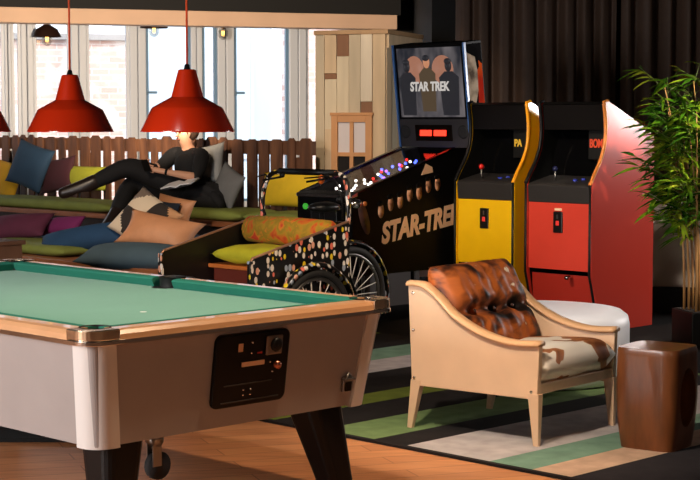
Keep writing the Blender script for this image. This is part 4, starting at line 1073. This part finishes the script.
# jacket heap, book
jc = thing('jacket', 'black jacket heaped on the bench beside the reader', 'jacket', at(206, 196, Y=PYD - .22), R(-30))
MB().pillow(.56, .30, .22, M=T(0, 0, 0, -50, 6, 0), n=22, dent=lambda u, v, s: .018 * math.sin(6 * u + 3 * v) * math.cos(7 * v - 2 * u)).build('jacket_fabric', CLO, jc)
mesh_obj('sleeve', [skin_mesh([[(Vector((.1, -.06, .03)), .05), (Vector((.2, -.1, -.03)), .052), (Vector((.26, -.11, -.10)), .045)]])], CLO, jc)
bkm = thing('book', 'open white book lying on the black jacket', 'book', at(180, 184, Y=PYD - .38), R(-20))
for q in (-1, 1):
    MB().prism([(0, 0), (q * .05, .018), (q * .15, .01), (q * .15, 0.0), (q * .05, .006), (0, -.01)], 'y', -.1, .1, M=T(0, 0, 0, 12, -10, 0)).build('pages', mat('paper', (226, 226, 230), .6), bkm)
MB().prism([(-.155, -.006), (0, -.016), (.155, -.006), (.155, -.002), (0, -.011), (-.155, -.002)], 'y', -.103, .103, M=T(0, 0, 0, 12, -10, 0)).build('cover', mat('book_cover', (60, 60, 66), .5), bkm)

# ------------------------------------------------------------------ light
wd_ = bpy.data.worlds.new('sky'); sc.world = wd_; wd_.use_nodes = True
bg = wd_.node_tree.nodes['Background']; bg.inputs['Color'].default_value = (.86, .93, 1, 1); bg.inputs['Strength'].default_value = 1.8
def sun(rot, e, col):
    l = bpy.data.lights.new('sun', 'SUN'); l.energy = e; l.color = col; l.angle = R(3)
    o = bpy.data.objects.new('sun', l); COL.objects.link(o); o.rotation_euler = rot; return o
sun((R(42), 0, R(15)), 2.6, (1, .95, .88))
def area(name, loc, tgt, sx, sy, e, col, spread=180):
    l = bpy.data.lights.new(name, 'AREA'); l.shape = 'RECTANGLE'; l.size = sx; l.size_y = sy; l.energy = e; l.color = col; l.spread = R(spread)
    o = bpy.data.objects.new(name, l); COL.objects.link(o); o.location = loc
    o.rotation_euler = (Vector(tgt) - Vector(loc)).to_track_quat('-Z', 'Y').to_euler(); return o
def spot(name, loc, tgt, e, col, ang=50, blend=.6, r=.06):
    l = bpy.data.lights.new(name, 'SPOT'); l.energy = e; l.color = col; l.spot_size = R(ang); l.spot_blend = blend; l.shadow_soft_size = r
    o = bpy.data.objects.new(name, l); COL.objects.link(o); o.location = loc
    o.rotation_euler = (Vector(tgt) - Vector(loc)).to_track_quat('-Z', 'Y').to_euler(); return o
WARM = (1, .78, .56); NEU = (1, .92, .84)
area('window_light', (-5.5, 3.0, 2.0), (0, 8, .6), 2.6, 1.8, 300, (1, .97, .95))
area('right_sheen_light', (6.2, 12.9, 1.8), (2.2, 12.0, 1.3), .8, .6, 32, (1, .96, .93), 90)  # added to put a sheen on the red side and leaves; no window there
area('front_right_fill', (3.6, -.5, 2.6), (0, 8, .6), 3.0, 1.2, 24, WARM)  # added soft fill for right-facing sides, stands for no particular lamp
spot('chair_spot', (-.3, 5.6, 2.9), (.95, 7.9, .3), 300, (1, .84, .66), 46)
spot('floor_spot', (.6, 6.0, 2.9), (-.3, 6.2, 0), 150, (1, .72, .46), 80)
spot('bamboo_spot', (3.1, 9.4, 2.9), (2.45, 11.0, 1.3), 340, (1, .92, .78), 36)
spot('pouf_fill', (2.3, 8.3, 2.9), (1.3, 9.4, .35), 110, NEU, 26)  # extra light added only to whiten the pouf, no fixture behind it
spot('arcade_spot', (-.6, 9.4, 2.9), (1.2, 11.6, .8), 330, WARM, 40)
spot('bench_spot', (-2.8, 11.2, 2.9), (-1.9, 14, .6), 170, WARM, 70)
spot('beam_spot', (-1.8, 12.5, 2.2), (-1.8, 18.6, 2.6), 1250, WARM, 60)
spot('table_spot', (-1.4, 6.6, 2.95), (-1.4, 6.8, .8), 60, NEU, 90)
spot('booth_spot', (-.6, 12.2, 2.9), (.1, 14.3, 1.6), 110, WARM, 50)
spot('trike_spot', (.9, 7.9, 2.9), (-.3, 10.2, .5), 190, WARM, 36)
